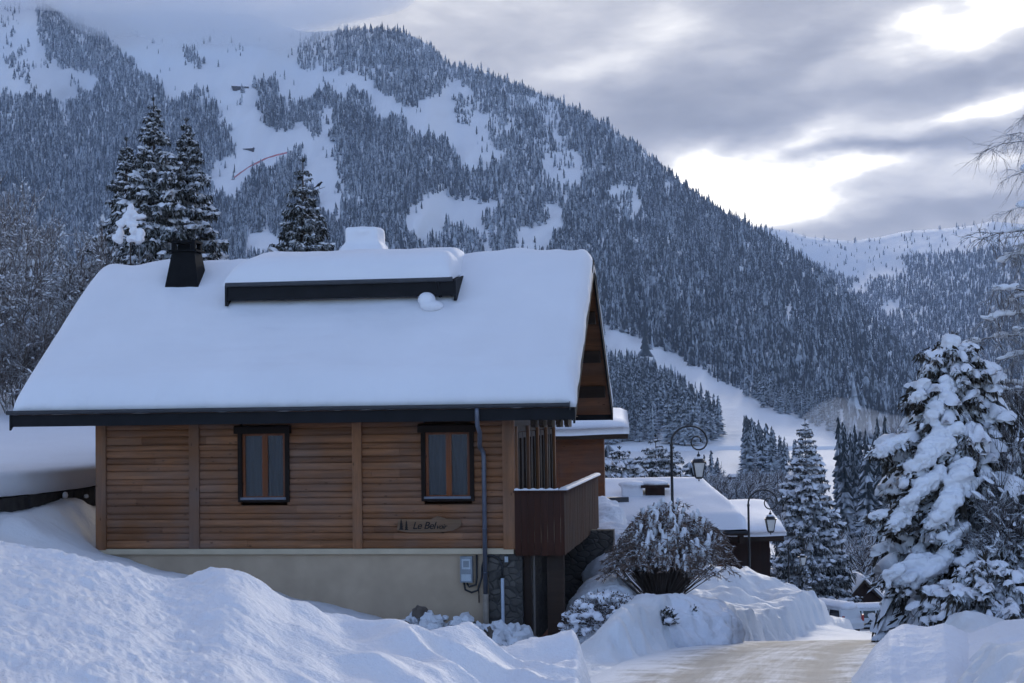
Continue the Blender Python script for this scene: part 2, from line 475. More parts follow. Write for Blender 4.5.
    mx = t.new('ShaderNodeMixShader'); t.con(cover, mx.inputs[0]); t.con(bg.outputs[0], mx.inputs[1]); t.con(bgc.outputs[0], mx.inputs[2])
    t.con(mx.outputs[0], t.n['World Output'].inputs['Surface'])
SKY, CLOUD = .15, .8
build_sky()
w.cycles.sampling_method = 'MANUAL'; w.cycles.sample_map_resolution = 512
sun = bpy.data.lights.new('sun', 'SUN'); sun.energy = .55; sun.angle = R(14); sun.color = (1, .93, .84)
so = link('sun', sun)
sd = Vector((math.sin(R(SUN_AZ))*math.cos(R(SUN_EL)), math.cos(R(SUN_AZ))*math.cos(R(SUN_EL)), math.sin(R(SUN_EL))))
so.rotation_euler = (-sd).to_track_quat('-Z', 'Y').to_euler(); so.location = sd*60
cy = SC.cycles
cy.use_denoising = True
try: cy.denoiser = 'OPENIMAGEDENOISE'; cy.denoising_input_passes = 'RGB_ALBEDO_NORMAL'
except Exception: pass
cy.max_bounces = 6; cy.diffuse_bounces = 3; cy.glossy_bounces = 2; cy.transparent_max_bounces = 12; cy.volume_bounces = 4; cy.use_adaptive_sampling = True; cy.adaptive_threshold = .03
cy.sample_clamp_indirect = 4

# ================================================================== house frame
HA = R(8.25)
HC = P(515, 548, 33.0); HC = Vector((HC.x, HC.y, 0))
HU = Vector((math.cos(HA), -math.sin(HA), 0)); HN = Vector((math.sin(HA), math.cos(HA), 0))
HZ = -4.75
def H2W(u, n, z): return HC + HU*u + HN*n + Vector((0, 0, z))
def house_un(x, y):
    dx = x - HC.x; dy = y - HC.y
    return dx*HU.x + dy*HU.y, dx*HN.x + dy*HN.y
def house_z(px, py, n):
    """height at which a pixel's ray crosses the plane n of the house; also its u"""
    d = P(px, py, 1.0)
    dn = d.x*HN.x + d.y*HN.y
    k = (n + HC.x*HN.x + HC.y*HN.y)/dn
    q = d*k
    return (q.x-HC.x)*HU.x + (q.y-HC.y)*HU.y, q.z

# ================================================================== ground
def smooth_interp(y, xs, ys):
    o = 0
    for k in (-2, -1, 0, 1, 2):
        o = o + np.interp(y + k*(.8 + np.abs(y)*.03), xs, ys)
    return o/5
def Hr(y):
    return smooth_interp(y, [-12000, -60, 0, 21, 31, 40, 60, 90, 130, 200, 300, 520, 700, 850, 1000, 12000],
                            [0, 1.5, -1.7, -3.62, -4.5, -5.85, -8.7, -12.7, -18, -25, -31, -31, -26, -21.5, -20, -20])
RCX = [-200, -20, 0, 10, 20, 28, 36, 50, 80, 118, 140, 200, 400]
RCV = [-4, .2, .4, 1.4, 2.75, 4.6, 7.5, 12.3, 19, 27.5, 31, 38, 60]
def xc(y): return smooth_interp(y, RCX, RCV)
def left_plain(y): return np.interp(y, [0, 39, 60, 80, 120, 200, 400, 900, 12000], [-1.1, -1.1, .8, 2.3, 4.5, 8, 8, -5, -20])
def ground_h(x, y, rough=True):
    x = np.asarray(x, float); y = np.asarray(y, float)
    base = Hr(y)
    # the slope climbs to the left beside and behind the chalet
    rise = (.235*np.clip(-x, 0, 10) + .33*np.clip(-x-8.7, 0, 1.6)*sst((y-31)/2.5))*sst((y-19)/14)*sst((70-y)/20)
    rise = rise + .02*np.clip(-x-10, 0, 6)*sst((y-19)/14)*sst((70-y)/20)
    rise = rise + .72*sst((-x-8.7)/1.4)*sst((y-33)/4.5)*sst((60-y)/10)
    h = base + rise
    wl = sst((-x-4-np.maximum(y-60, 0)*.02)/7)*sst((y-43)/5)
    h = h*(1-wl) + (left_plain(y)-.3*sst((74-y)/4))*wl
    d = (x - xc(y))/np.sqrt(1 + .1)
    hu, hn = house_un(x, y)
    far = sst((260-y)/80)
    nb = fbm(x*.6, y*.6, 4); nb2 = fbm(x*1.9+5, y*1.9, 3)
    lb = (.80*sst((-d-2.25+.25*nb2)/.45) + .55*sst((-d-2.7)/4))*sst((y-25.5)/2.0)*far*sst((hu-1.5)/1.2)*(1+.25*nb)
    rb = (.52*sst((d-2.15+.3*nb2)/.9)*(1+.35*nb) + .06*sst((d-3.5)/2)*(1+nb))*sst((y+6)/8)*far
    h = h + lb + rb + 1.25*np.exp(-((x-7.0)/3.0)**2-((y-51)/5.5)**2)*(1+.2*nb)
    if rough:
        off = sst((np.abs(d)-2.0)/.5)
        near = 1/(1+np.maximum(y, 0)/120)
        h = h + off*near*(.16*nb + .035*nb2)*sst((np.hypot(x, y)-3)/3)
        h = h + np.where(y > 150, 1.5*fbm(x/60, y/60, 3)*sst((y-150)/200), 0)
    return h
def gz(x, y): return float(ground_h(np.array([x]), np.array([y]))[0])
def ray_ground(px, py, y0=12, y1=900):
    """where a pixel's ray meets the ground"""
    ys = np.geomspace(y0, y1, 1500)
    q = Pn(np.full_like(ys, px), np.full_like(ys, py), ys)
    hit = np.nonzero(q[:, 2] <= ground_h(q[:, 0], q[:, 1]))[0]
    k = hit[0] if len(hit) else len(ys)-1
    return Vector(q[k])

def build_ground():
    az = np.concatenate([np.arange(-180, -24, 6.0), np.arange(-24, 24, .085), np.arange(24, 180, 6.0)])
    r = np.concatenate([np.arange(.4, 12, .4), np.arange(12, 50, .13), np.geomspace(50, 6000, 160)])
    A, Rr = np.meshgrid(R(1)*az, r)
    x = Rr*np.sin(A); y = Rr*np.cos(A)
    z = ground_h(x, y)
    V = np.stack([x, y, z], -1).reshape(-1, 3)
    F = grid_faces(len(r), len(az), wrap=True)[:, ::-1]
    c = len(V); V = np.vstack([V, [[0, 0, float(ground_h(np.array([0.]), np.array([0.]))[0])]]])
    me = np_mesh('snowy_ground', V, F, M['trodden_snow'])
    tag(link('snowy_ground', me), kind='structure')
build_ground()

def build_road():
    ys = np.concatenate([np.arange(-8, 60, .25), np.arange(60, 200, 1.5)])
    ls = np.linspace(-2.25, 2.25, 25)
    Y, L = np.meshgrid(ys, ls, indexing='ij')
    X = xc(Y) + L*np.sqrt(1.1)
    edge = .10*fbm(Y*.8, L*.3+7, 3)*np.sign(L)*(np.abs(L) > 2)
    X = X + edge
    Z = Hr(Y) + .022 + .030 + .012*fbm(X*1.5, Y*.5, 3) - .03*sst((np.abs(L)-1.9)/.35) - .028*np.exp(-((np.abs(L+.15*fbm(Y*.15, Y*0, 2))-.85)/.26)**2)*(1+.8*fbm(Y*.6, L, 2))
    V = np.stack([X, Y, Z], -1).reshape(-1, 3)
    me = np_mesh('road', V, grid_faces(len(ys), len(ls)), M['road_snow'])
    uv = me.uv_layers.new(name='UVMap')
    vi = np.empty(len(me.loops), np.int32); me.loops.foreach_get('vertex_index', vi)
    U = np.stack([L.ravel(), Y.ravel()], -1)[vi].astype(np.float32)
    uv.data.foreach_set('uv', U.ravel())
    tag(link('road', me), kind='structure')
build_road()

# ploughed bank in the foreground, its own fine mesh
def bank_z(X, Y, crest_px, crest_py, Yc, front):
    pass
def build_front_bank():
    cpx = [-200, -60, 0, 40, 97, 150, 185, 225, 245, 262, 290, 340, 400, 440, 490, 530, 560, 580, 592, 606, 640]
    cpy = [ 540,  528, 534, 541, 553, 564, 571, 567, 573, 583, 603, 622, 634, 638, 646, 641, 645, 656, 676, 690, 705]
    px = np.arange(-200, 640, 1.8)
    Yr = np.concatenate([np.linspace(2.5, 8.5, 50), np.linspace(8.55, 15.5, 170), np.linspace(15.6, 22, 40)])
    PX, YY = np.meshgrid(px, Yr)
    cy_ = np.interp(PX, cpx, cpy)
    Yc = 12.4 + 1.2*fbm(PX/140, PX*0+3.3, 2) + np.interp(PX, [-200, 300, 600], [0, 1.0, 3.2])
    crest = Pn(PX, cy_, Yc)[..., 2]
    sm = np.convolve(np.pad(np.interp(px, cpx, cpy), 60, mode='edge'), np.ones(121)/121, 'valid')
    broad = Pn(PX, np.broadcast_to(sm, PX.shape), Yc)[..., 2]
    X = (Pn(PX, np.full_like(PX, 560.), YY))[..., 0]
    base = ground_h(X, YY, False)
    tt = YY/Yc
    front0 = Pn(PX, np.full_like(PX, 700.), np.full_like(PX, 4.0))[..., 2]
    steep = np.interp(PX, [-200, 200, 480, 600], [.55, .62, 1.0, 1.5])
    f = np.clip((Yc-YY)/(Yc-2.5), 0, 1)
    crest_f = broad + (crest-broad)*np.exp(-np.clip(Yc-YY, 0, 9)*1.1)
    zf = crest_f - steep*(1-np.exp(-f*1.6))*.9 - .10*f
    zf = np.maximum(zf, base*0 - 2.4)
    back = crest - (.10*(YY-Yc) + .16*np.maximum(YY-Yc, 0)**2)
    z = np.where(YY < Yc, zf, back)
    nearw = sst((YY-3)/3)
    # soft folds running diagonally down the face, then clods, then grains
    fold = 1-np.abs(fbm(X*.42+YY*.30, YY*.32-X*.18+4, 3))*2.2
    z = z + nearw*((.13*sst((PX-120)/260)+.10*sst((PX-270)/120))*fold - .06)*np.where(YY < Yc+.3, 1, .4)
    z = z + nearw*(.10*fbm(X*.75, YY*.75, 3) + .09*sst((PX-260)/120)*fbm(X*1.7, YY*1.1, 2))
    clod = fbm(X*3.4+3, YY*3.4, 4)
    lft = .22 + .78*sst((330-PX)/170)
    bil = np.abs(fbm(X*4.6+9, YY*4.6, 3)); z = z + .042*(bil-.18)*lft
    z = z + .022*clod*lft + .026*np.maximum(fbm(X*8, YY*8, 3), 0)*lft
    z = z + .016*fbm(X*19, YY*19, 2)*lft
    tp = sst((612-PX)/40); z = base*(1-tp) + z*tp - .12*(1-tp)
    z = np.where(z < base, np.maximum(z, base-.12), z)
    V = np.stack([X, YY, z], -1).reshape(-1, 3)
    me = np_mesh('snow_bank', V, grid_faces(len(Yr), len(px)), M['bank_snow'])
    tag(link('snow_bank', me), kind='structure')
build_front_bank()

def build_right_bank():
    # rounded heaps pushed up on the right of the road
    cpx = [820, 838, 852, 872, 890, 905, 925, 945, 968, 985, 1000, 1024, 1060, 1180]
    cpy = [700, 683, 668, 650, 632, 626, 627, 623, 632, 628, 622, 620, 618, 600]
    px = np.arange(820, 1180, 2.0)
    Yr = np.concatenate([np.linspace(8, 18, 60), np.linspace(18.05, 25, 130)])
    PX, YY = np.meshgrid(px, Yr)
    cy_ = np.interp(PX, cpx, cpy); Yc = np.interp(PX, [820, 900, 1180], [20.5, 22.2, 21.0]) + .4*fbm(PX/60, PX*0, 2)
    crest = Pn(PX, cy_, Yc)[..., 2]
    X = Pn(PX, np.full_like(PX, 650.), YY)[..., 0]
    base = ground_h(X, YY, False)
    f = np.clip(Yc-YY, 0, 20)
    z = crest - .42*(np.sqrt(1+(f*.6)**2)-1) + .035*f
    bk = np.maximum(YY-Yc, 0)
    z = np.where(YY < Yc, z, crest - .45*bk**2)
    z = z + .05*fbm(X*.9, YY*.9, 3) + .022*fbm(X*3, YY*3, 3) + .010*fbm(X*9, YY*9, 2)
    lip = sst((PX-826)/50)
    z = base*(1-lip) + np.maximum(z, base-.1)*lip - .08*(1-lip)
    V = np.stack([X, YY, z], -1).reshape(-1, 3)
    me = np_mesh('snow_bank', V, grid_faces(len(Yr), len(px)), M['bank_snow'])
    tag(link('snow_bank', me), kind='structure')
build_right_bank()

# raised snowfield behind its retaining wall, left of the chalet
def build_terrace():
    us = np.concatenate([[-60, -45, -32, -24], np.arange(-19, -11.1, .5), [-11.0, -10.85, -10.75, -10.68, -10.63, -10.60]])
    ns = np.arange(-6, 46, .35)
    U, Nn = np.meshgrid(us, ns)
    x = HC.x + U*HU.x + Nn*HN.x; y = HC.y + U*HU.y + Nn*HN.y
    edge = .07*fbm(Nn*.9, Nn*0+2, 3)
    x = x + edge*sst((U+12)/1.2)
    d = np.clip((-10.60-U)/.30, 0, 1)
    top = -1.10 + np.maximum(y-39.5, 0)*.093 + .06*fbm(x*.3, y*.3, 3)
    z = top - .13*(1-np.sqrt(np.clip(1-(1-d)**2, 0, 1)))
    # skirt under the lip
    rows = [np.stack([x, y, z], -1)]
    lip = rows[0][:, -1:, :].copy()
    a = lip.copy(); a[..., 2] -= .40 + .05*fbm(ns*2.2, ns*0, 3)[:, None]; a[..., 0] -= .05+.03*fbm(ns*3, ns*0+5, 2)[:, None]
    b = lip.copy(); b[..., 2] = a[..., 2]-.03; b[..., 0] -= .35
    G = np.concatenate([rows[0], a, b], 1)
    V = G.reshape(-1, 3)
    me = np_mesh('snowfield', V, grid_faces(len(ns), G.shape[1]), M['snow'])
    tag(link('snowfield', me), kind='structure')
    wl = empty('retaining_wall', H2W(-10.9, 2, -2.6), -HA)
    mb = MB()
    for k in range(22):
        n0 = -6.0 + k*.8
        mb.box(-.25 - random.uniform(0, .03), .17+random.uniform(-.02, .03), n0-2, n0-2+.78, -.2, .93)
    mb.build('wall', M['dark_stone'], wl)
    rag = MB()
    for k in range(7):
        n0 = random.uniform(-6, 10)
        rag.blob((.20, n0-2, .80+random.uniform(-.1, .1)), .06, random.uniform(.05, .16), random.uniform(.04, .12), nu=7, nv=4, jit=.15)
    rag.build('clinging_snow', M['snow'], wl, smooth=True)
    tag(wl, 'low dark stone retaining wall under the overhanging snow slab, left of the chalet', 'wall')
build_terrace()

# ================================================================== mountains
def inpoly(px, py, poly):
    poly = np.asarray(poly, float); n = len(poly); c = np.zeros(px.shape, bool); j = n-1
    for i in range(n):
        xi, yi = poly[i]; xj, yj = poly[j]
        cond = ((yi > py) != (yj > py))
        with np.errstate(divide='ignore', invalid='ignore'):
            xx = (xj-xi)*(py-yi)/(yj-yi+1e-12)+xi
        c ^= cond & (px < xx); j = i
    return c

MAIN_PX = [-420, -260, -100, -20, 0, 38, 60, 85, 112, 132, 160, 250, 296, 310, 345, 380, 405, 428, 440, 450, 470, 500, 530, 560, 600, 640, 680, 720, 780, 830, 870, 905, 925, 945, 965, 985, 1010, 1040]
MAIN_PY = [ 40,    0,   -10,  -5,  -2,   0,  4,  10,  14, 14,  12,   14,  30,  32,  30,  29,  33,  44,  56,  66,  68,  79,  90, 102, 122, 148, 182, 210, 243, 281, 316, 351, 373, 396, 418, 438, 452, 462]
def main_crest(px): return np.interp(px, MAIN_PX, MAIN_PY)
def main_Y(px, py):
    c = main_crest(px)
    t = np.clip((447-py)/(447-c+1e-6), 0, 1)
    Yc = np.interp(px, [-420, 0, 400, 600, 800, 925, 1040], [3500, 3200, 2850, 2600, 2150, 1750, 1350])
    Y0 = np.interp(px, [0, 600, 850, 1040], [950, 850, 850, 1150])
    g = .72*t + .28*t*t*t
    Y = Y0 + (Yc-Y0)*g
    n = fbm(px/95 + py/160, py/230 - px/420, 4)
    return Y*(1 + .075*n*np.minimum(t*5, 1)*(.35+.65*np.clip((1-t)*5, 0, 1)))
def build_main():
    px = np.arange(-420, 1041, 4.0); t = np.linspace(0, 1, 130)
    PX, T = np.meshgrid(px, t)
    c = main_crest(PX) + 1.2*fbm(PX/14, PX*0+1, 3); PY = 447 - T*(447-c)
    Y = main_Y(PX, PY)
    V = Pn(PX, PY, Y)
    # the far side falls away behind the crest
    last = V[-1]; backs = [V]
    for k, (dy, f) in enumerate([(60, .97), (250, .82), (700, .45), (1300, -.1)]):
        b = last.copy(); b[:, 1] += dy; b[:, 0] *= (b[:, 1]/last[:, 1]); b[:, 2] = last[:, 2]*f - (40 if k == 3 else 0); backs.append(b[None])
    foot = V[0].copy(); foot[:, 2] -= 25; foot[:, 1] -= 40
    G = np.concatenate([foot[None], *backs], 0)
    me = np_mesh('mountain', G.reshape(-1, 3), grid_faces(G.shape[0], G.shape[1]), M['mountain_snow'])
    tag(link('mountain', me), kind='structure')
build_main()

FAR_PX = [640, 700, 760, 785, 810, 850, 880, 905, 940, 975, 990, 1024, 1080, 1200]
FAR_PY = [235, 230, 227, 230, 237, 241, 237, 231, 229, 225, 221, 224, 215, 200]
def far_crest(px): return np.interp(px, FAR_PX, FAR_PY)
def far_Y(px, py):
    c = far_crest(px); t = np.clip((450-py)/(450-c), 0, 1)
    near = np.interp(px, [640, 850, 950, 1200], [2600, 2200, 1500, 900])
    topY = np.interp(px, [640, 900, 1024, 1200], [4600, 4400, 3900, 3400])
    Y = near + (topY-near)*(.55*t + .45*t**3)
    return Y*(1 + .06*fbm(px/60, py/60, 4)*np.minimum(t*5, 1)*np.clip((1-t)*6, .1, 1))
def build_far():
    px = np.arange(640, 1201, 4.0); t = np.linspace(0, 1, 70)
    PX, T = np.meshgrid(px, t); PY = 450 - T*(450-far_crest(PX) - .9*fbm(PX/9, PX*0, 3))
    V = Pn(PX, PY, far_Y(PX, PY)); last = V[-1]
    b1 = last.copy(); b1[:, 1] += 500; b1[:, 2] *= .9
    b2 = last.copy(); b2[:, 1] += 1300; b2[:, 2] = -60
    foot = V[0].copy(); foot[:, 2] -= 60; foot[:, 1] -= 40
    G = np.concatenate([foot[None], V, b1[None], b2[None]], 0)
    me = np_mesh('far_ridge', G.reshape(-1, 3), grid_faces(G.shape[0], G.shape[1]), M['mountain_snow'])
    tag(link('far_ridge', me), kind='structure')
build_far()

# open snow on the main mountain, as outlines in the picture
OPEN = [
 [(-420,-80),(40,-30),(36,12),(34,40),(0,58),(-420,80)],
 [(36,38),(45,55),(60,67),(75,70),(95,70),(94,84),(80,95),(68,99),(50,102),(38,98),(10,90),(-40,92),(-40,50)],
 [(38,-30),(60,4),(86,22),(112,38),(130,58),(136,70),(147,70),(162,80),(166,92),(180,95),(197,88),(203,112),(222,140),(238,156),(213,160),(210,176),(215,190),(240,199),(243,178),(262,168),(280,160),(292,149),(303,150),(302,172),(320,200),(338,222),(340,215),(334,165),(330,132),(332,108),(350,104),(375,112),(400,122),(425,130),(446,142),(466,161),(490,169),(505,161),(500,145),(508,130),(512,118),(500,108),(482,114),(474,98),(470,86),(449,80),(444,90),(430,97),(405,108),(388,96),(372,82),(355,74),(340,76),(335,60),(338,36),(336,-30)],
 [(545,157),(562,150),(580,153),(579,185),(562,193),(549,181)],
 [(612,182),(640,190),(640,214),(624,212),(608,200)],
 [(405,216),(420,200),(440,195),(470,200),(503,203),(505,208),(480,216),(490,235),(493,252),(440,252),(415,235)],
 [(545,203),(562,208),(561,226),(549,240),(546,254),(514,254),(520,230),(545,222)],
 [(250,235),(268,229),(280,240),(282,252),(250,252)],
 [(605,324),(640,340),(680,357),(720,381),(760,404),(800,419),(838,434),(836,442),(800,434),(768,417),(735,402),(700,384),(670,367),(640,354),(606,346)],
 [(672,420),(690,430),(692,447),(650,447),(655,438)],[(735,432),(755,440),(770,447),(700,447),(722,440)],[(810,436),(850,440),(850,447),(800,447)],
]
WOODS_IN_OPEN = [   # clumps of trees standing in those openings, with how thick they grow
 ([(255,85),(262,80),(275,78),(279,90),(290,96),(304,99),(315,91),(337,89),(334,106),(324,111),(324,132),(308,139),(307,126),(295,123),(286,131),(275,131),(262,122),(257,110)], 1),
 ([(330,92),(345,90),(362,98),(378,108),(372,114),(352,108),(334,108)], 1),
 ([(182,52),(196,50),(208,60),(209,69),(198,66),(186,60)], .6),
 ([(296,38),(338,34),(342,74),(320,70),(298,68)], .42),
 ([(340,28),(380,27),(410,33),(432,48),(440,64),(443,86),(430,96),(405,107),(388,95),(372,80),(356,73),(342,74)], .8),
 ([(345,100),(350,86),(365,92),(378,104)], .5),
 ([(452,90),(470,96),(476,112),(470,130),(455,118)], .3),
 ([(490,110),(505,108),(512,120),(500,150),(488,140)], .35),
 ([(0,60),(25,45),(33,50),(8,66)], .5), ([(10,72),(30,68),(34,84),(22,84)], .3),
 ([(200,92),(214,100),(222,126),(236,150),(222,154),(208,122)], .9),
 ([(425,232),(450,225),(478,228),(488,250),(430,250)], .5),
 ([(553,160),(575,158),(570,178),(556,180)], .18), ([(615,188),(636,194),(634,208),(615,202)], .3),
]
SPARSE = [([(540,150),(600,150),(650,180),(650,230),(540,200)], .70), ([(300,140),(342,140),(345,225),(320,215)], .4), ([(440,160),(540,160),(560,210),(440,200)], .75), ([(470,84),(560,100),(575,150),(540,165),(505,150)], .5),
          ([(390,28),(445,60),(440,100),(400,105)], .75), ([(130,55),(215,40),(300,75),(255,95),(205,95),(160,80)], .5)]
def main_woods(px, py):
    jx = px + 8*fbm(px/12, py/10, 4); jy = py + 7*fbm(px/11+9, py/9, 4)
    d = np.ones(px.shape)
    for poly, f in SPARSE: d = np.where(inpoly(jx, jy, poly), d*f, d)
    for poly in OPEN: d = np.where(inpoly(jx, jy, poly), .0, d)
    for poly, f in WOODS_IN_OPEN: d = np.where(inpoly(jx, jy, poly), f, d)
    d = d*(1 - .45*sst((fbm(px/26, py/16, 4)-.16)/.25))*np.where(np.abs(fbm(px/55+2, py/120-px/300, 3)) < .026, .3, 1)
    stray = fbm(px/24+3, py/18, 3) > .02; piste = np.zeros(px.shape, bool)
    for k in (8, 9, 10, 11): piste |= inpoly(px, py, OPEN[k])
    return np.where((d == 0) & stray & ~piste, np.where(inpoly(px, py, OPEN[2]), .02, .045), d)

def tree_template(tiers, sides, seed, slim=.27, ragged=.35):
    """one conifer, 1 m tall: a stack of ragged skirts"""
    rg = np.random.default_rng(seed); V = []; F = []; S = []
    for i in range(tiers):
        t0 = .06 + .94*(i/tiers); h = 1/tiers
        r = slim*.5*(1-t0)**.85*(1+rg.uniform(-.15, .15)) + .008
        ox, oy = rg.uniform(-.012, .012, 2)
        b = len(V); V.append((ox*.3, oy*.3, min(1, t0 + h*1.75))); S.append(.75)
        for k in range(sides):
            a = 2*np.pi*(k + rg.uniform(-.25, .25))/sides
            rr = r*(1 - ragged*(k % 2) + rg.uniform(-.22, .22))
            V.append((ox + rr*np.cos(a), oy + rr*np.sin(a), t0 + rg.uniform(-.35, .25)*h)); S.append(rg.uniform(.1, .7) if k % 2 else rg.uniform(.3, 1))
        for k in range(sides): F.append((b, b+1+k, b+1+(k+1) % sides))
    return np.array(V), np.array(F), np.array(S)
FT = [tree_template(5, 7, s, sl) for s, sl in ((1, .32), (2, .37), (3, .28), (4, .35))]

def scatter_trees(name, pos, hts, material, tmpl=FT, snow_shift=None):
    N = len(pos); kind = RNG.integers(0, len(tmpl), N); Vs = []; Fs = []; Ss = []; b = 0
    for k, (tv, tf, ts) in enumerate(tmpl):
        idx = np.nonzero(kind == k)[0]; n = len(idx)
        if not n: continue
        a = RNG.uniform(0, 2*np.pi, n); ca, sa = np.cos(a), np.sin(a); wd = RNG.uniform(.85, 1.3, n)
        h = hts[idx]
        x = (tv[None, :, 0]*ca[:, None] - tv[None, :, 1]*sa[:, None])*(h*wd)[:, None] + pos[idx, 0][:, None]
        y = (tv[None, :, 0]*sa[:, None] + tv[None, :, 1]*ca[:, None])*(h*wd)[:, None] + pos[idx, 1][:, None]
        z = tv[None, :, 2]*h[:, None] + pos[idx, 2][:, None]
        Vs.append(np.stack([x, y, z], -1).reshape(-1, 3))
        Fs.append((tf[None] + (np.arange(n)*len(tv))[:, None, None] + b).reshape(-1, 3)); b += n*len(tv)
        sh = RNG.normal(0, .16, n) + (0 if snow_shift is None else snow_shift[idx])
        Ss.append((ts[None] + sh[:, None]).ravel())
    me = np_mesh(name, np.concatenate(Vs), np.concatenate(Fs), material, smooth=False, attr=np.clip(np.concatenate(Ss), 0, 1))
    return link(name, me)

def build_forest():
    # main mountain: candidate spots over the whole face, thinned to the woods
    pts = []
    n0 = 200000
    px = RNG.uniform(-150, 985, n0); c = main_crest(px); py = c + (446-c)*RNG.random(n0)
    Y = main_Y(px, py); vis = py > c+.5
    h = 12.5*np.exp(RNG.normal(-.12, .34, n0).clip(-.9, .62)) * np.interp(Y, [900, 1500, 3000], [1.3, 1.0, .9])*(1+.35*fbm(px/40, py/28, 2))
    hp = h*FPX/Y
    dens = main_woods(px, py)
    area = (1135*(446-c)); keep_d = 1/(0.072*hp**2 + 2.0)         # trees wanted per square pixel
    p = dens*keep_d*area/n0*2.5
    # the nearest ones are individual trees, added later
    near = (Y < 1080) & (px > 600) & (px < 845)
    house = (py > 285) & (px > 120) & (px < 530)
    for fr in (.3, .55, .8): p = np.where((main_woods(px, py-hp*fr) < .01) & (py-hp*fr > c+1), p*.06, p)
    k = (RNG.random(n0) < p*1.25) & vis & ~near & ~house
    pos = Pn(px[k], py[k], Y[k]); pos[:, 2] -= .6
    shift = .14*fbm(px[k]/60, py[k]/45, 3) + .10*sst((120-py[k])/90) + np.interp(px[k]+py[k]*.3, [640, 800], [.04, -.03])
    o = scatter_trees('mountain_forest', pos, h[k], M['forest_tree'], snow_shift=shift)
    tag(o, 'frosted conifer forest covering the big mountain face', 'forest', kind='stuff')
    # far ridge
    n1 = 50000
    px = RNG.uniform(760, 1150, n1); c = far_crest(px); py = c + (430-c)*RNG.random(n1)
    Y = far_Y(px, py); h = 12 + 3*RNG.normal(0, 1, n1).clip(-1.5, 1.5); hp = h*FPX/Y
    d = np.ones(n1)
    jx = px + 5*fbm(px/9, py/7, 3); jy = py + 3.5*fbm(px/8+5, py/6, 3)
    d = np.where(jy < far_crest(px)+26, .05, d)
    d = np.where((jy < far_crest(px)+3), .10, d)
    for poly in ([(812,252),(850,252),(905,262),(906,276),(880,280),(852,281),(822,268)], [(852,282),(870,280),(868,296),(850,292)], [(878,308),(900,298),(904,304),(886,319)], [(985,222),(1024,225),(1024,245),(975,245)]):
        d = np.where(inpoly(jx, jy, poly), .04, d)
    k = RNG.random(n1) < d*1.5/(0.07*hp**2+2.0)*390*205/n1
    pos = Pn(px[k], py[k], Y[k]); pos[:, 2] -= .6
    o = scatter_trees('far_forest', pos, h[k], M['forest_tree'], snow_shift=np.full(k.sum(), -.02))
    tag(o, 'hazy conifer forest on the distant ridge at the valley head', 'forest', kind='stuff')
build_forest()

# ================================================================== air
def build_air():
    volume('haze_air', HAZE_D, (.62, .76, 1.0))
    mb = MB().box(-3600, 3600, -150, 6100, -130, 960); o = mb.build('haze', M['haze_air']); tag(o, kind='stuff')
HAZE_D = .000075
build_air()
def mist(name, lumps, density, label, noise, voxel):
    volume(name+'_air', density, (.97, .98, 1.0), .2)
    mb = MB()
    for (px, py, Y, rx, ry, rz) in lumps:
        mb.blob(P(px, py, Y), rx, ry, rz, nu=14, nv=9, jit=.12)
    o = remeshed(mb, voxel, name, M[name+'_air'], smooth_it=8)
    tag(o, label, 'mist', kind='stuff')
# ================================================================== the chalet
OFF = (0, 0, HZ)
chalet = empty('chalet', H2W(0, 0, HZ), -HA)
tag(chalet, 'wooden chalet with log siding and a deep snow covered roof, nearest the road', 'chalet')
def hp(mb, name, mats, parent=None, smooth=False):
    return mb.build(name, mats, parent or chalet, OFF, smooth)
UL, UR = -10.46, 1.345                 # roof ends
WL = house_z(97, 500, 0)[0]            # left wall end
NR, NB, NE = 3.6, 8.15, -.95           # ridge, back eave, front eave
ZR, ZE = 3.42, .10
def roof_z(n): return ZR - abs(n-NR)*(ZR-ZE)/(NR-NE)
Z_SILL = house_z(300, 548.5, 0)[1]
PXU = lambda px, n=0.0, py=480: house_z(px, py, n)[0]
PYZ = lambda px, py, n=0.0: house_z(px, py, n)[1]

W1 = (PXU(239), PXU(290), PYZ(264, 502), PYZ(264, 425.5))
W2 = (PXU(422), PXU(474.5), PYZ(448, 501), PYZ(448, 424))
POSTS = [(WL, PXU(107)), (PXU(190), PXU(200)), (PXU(353), PXU(362.5)), (PXU(503), PXU(515))]
def logs():
    mb = MB(); ztop = roof_z(0) - .22; z = Z_SILL; k = 0
    prof = [(.004, .0), (-.018, .08), (-.027, .30), (-.029, .5), (-.027, .74), (-.017, .93), (.004, 1.0)]
    rr = random.Random(3)
    while z < ztop - .03:
        h = (.175, .150, .128, .160, .118)[k % 5]
        z1 = min(z + h, ztop)
        segs = [(WL+.02, -.02)]
        for (a, b, zb, zt) in (W1, W2):
            if z1 > zb+.02 and z < zt-.02:
                ns = []
                for (s, e) in segs:
                    if a+.05 > s and b-.05 < e: ns += [(s, a+.05), (b-.05, e)]
                    else: ns.append((s, e))
                segs = ns
        dj = rr.uniform(-.012, .008)
        for (s, e) in segs:
            cuts = [s] + sorted(c for c in (rr.uniform(WL, 0) for _ in range(2)) if s+.5 < c < e-.5) + [e]
            for c0, c1 in zip(cuts[:-1], cuts[1:]):
                mb.prism_x([(.10, z)] + [(d*1.0+dj+rr.uniform(-.002, .002), z + (z1-z)*q) for d, q in prof] + [(.10, z1)], c0+(.003 if c0 != s else 0), c1, rr.choice([0, 0, 0, 1, 2]))
        z = z1; k += 1
    return hp(mb, 'log_wall', [M['siding_wood'], M['siding_wood_pale'], M['siding_wood_dark']])
logs()
for i, (a, b) in enumerate(POSTS):
    mb = MB().box(a, b, -.075, .06, Z_SILL - (.02 if i in (0, 3) else 0), roof_z(0)-.20)
    hp(mb, 'wall_post', M['post_wood'])

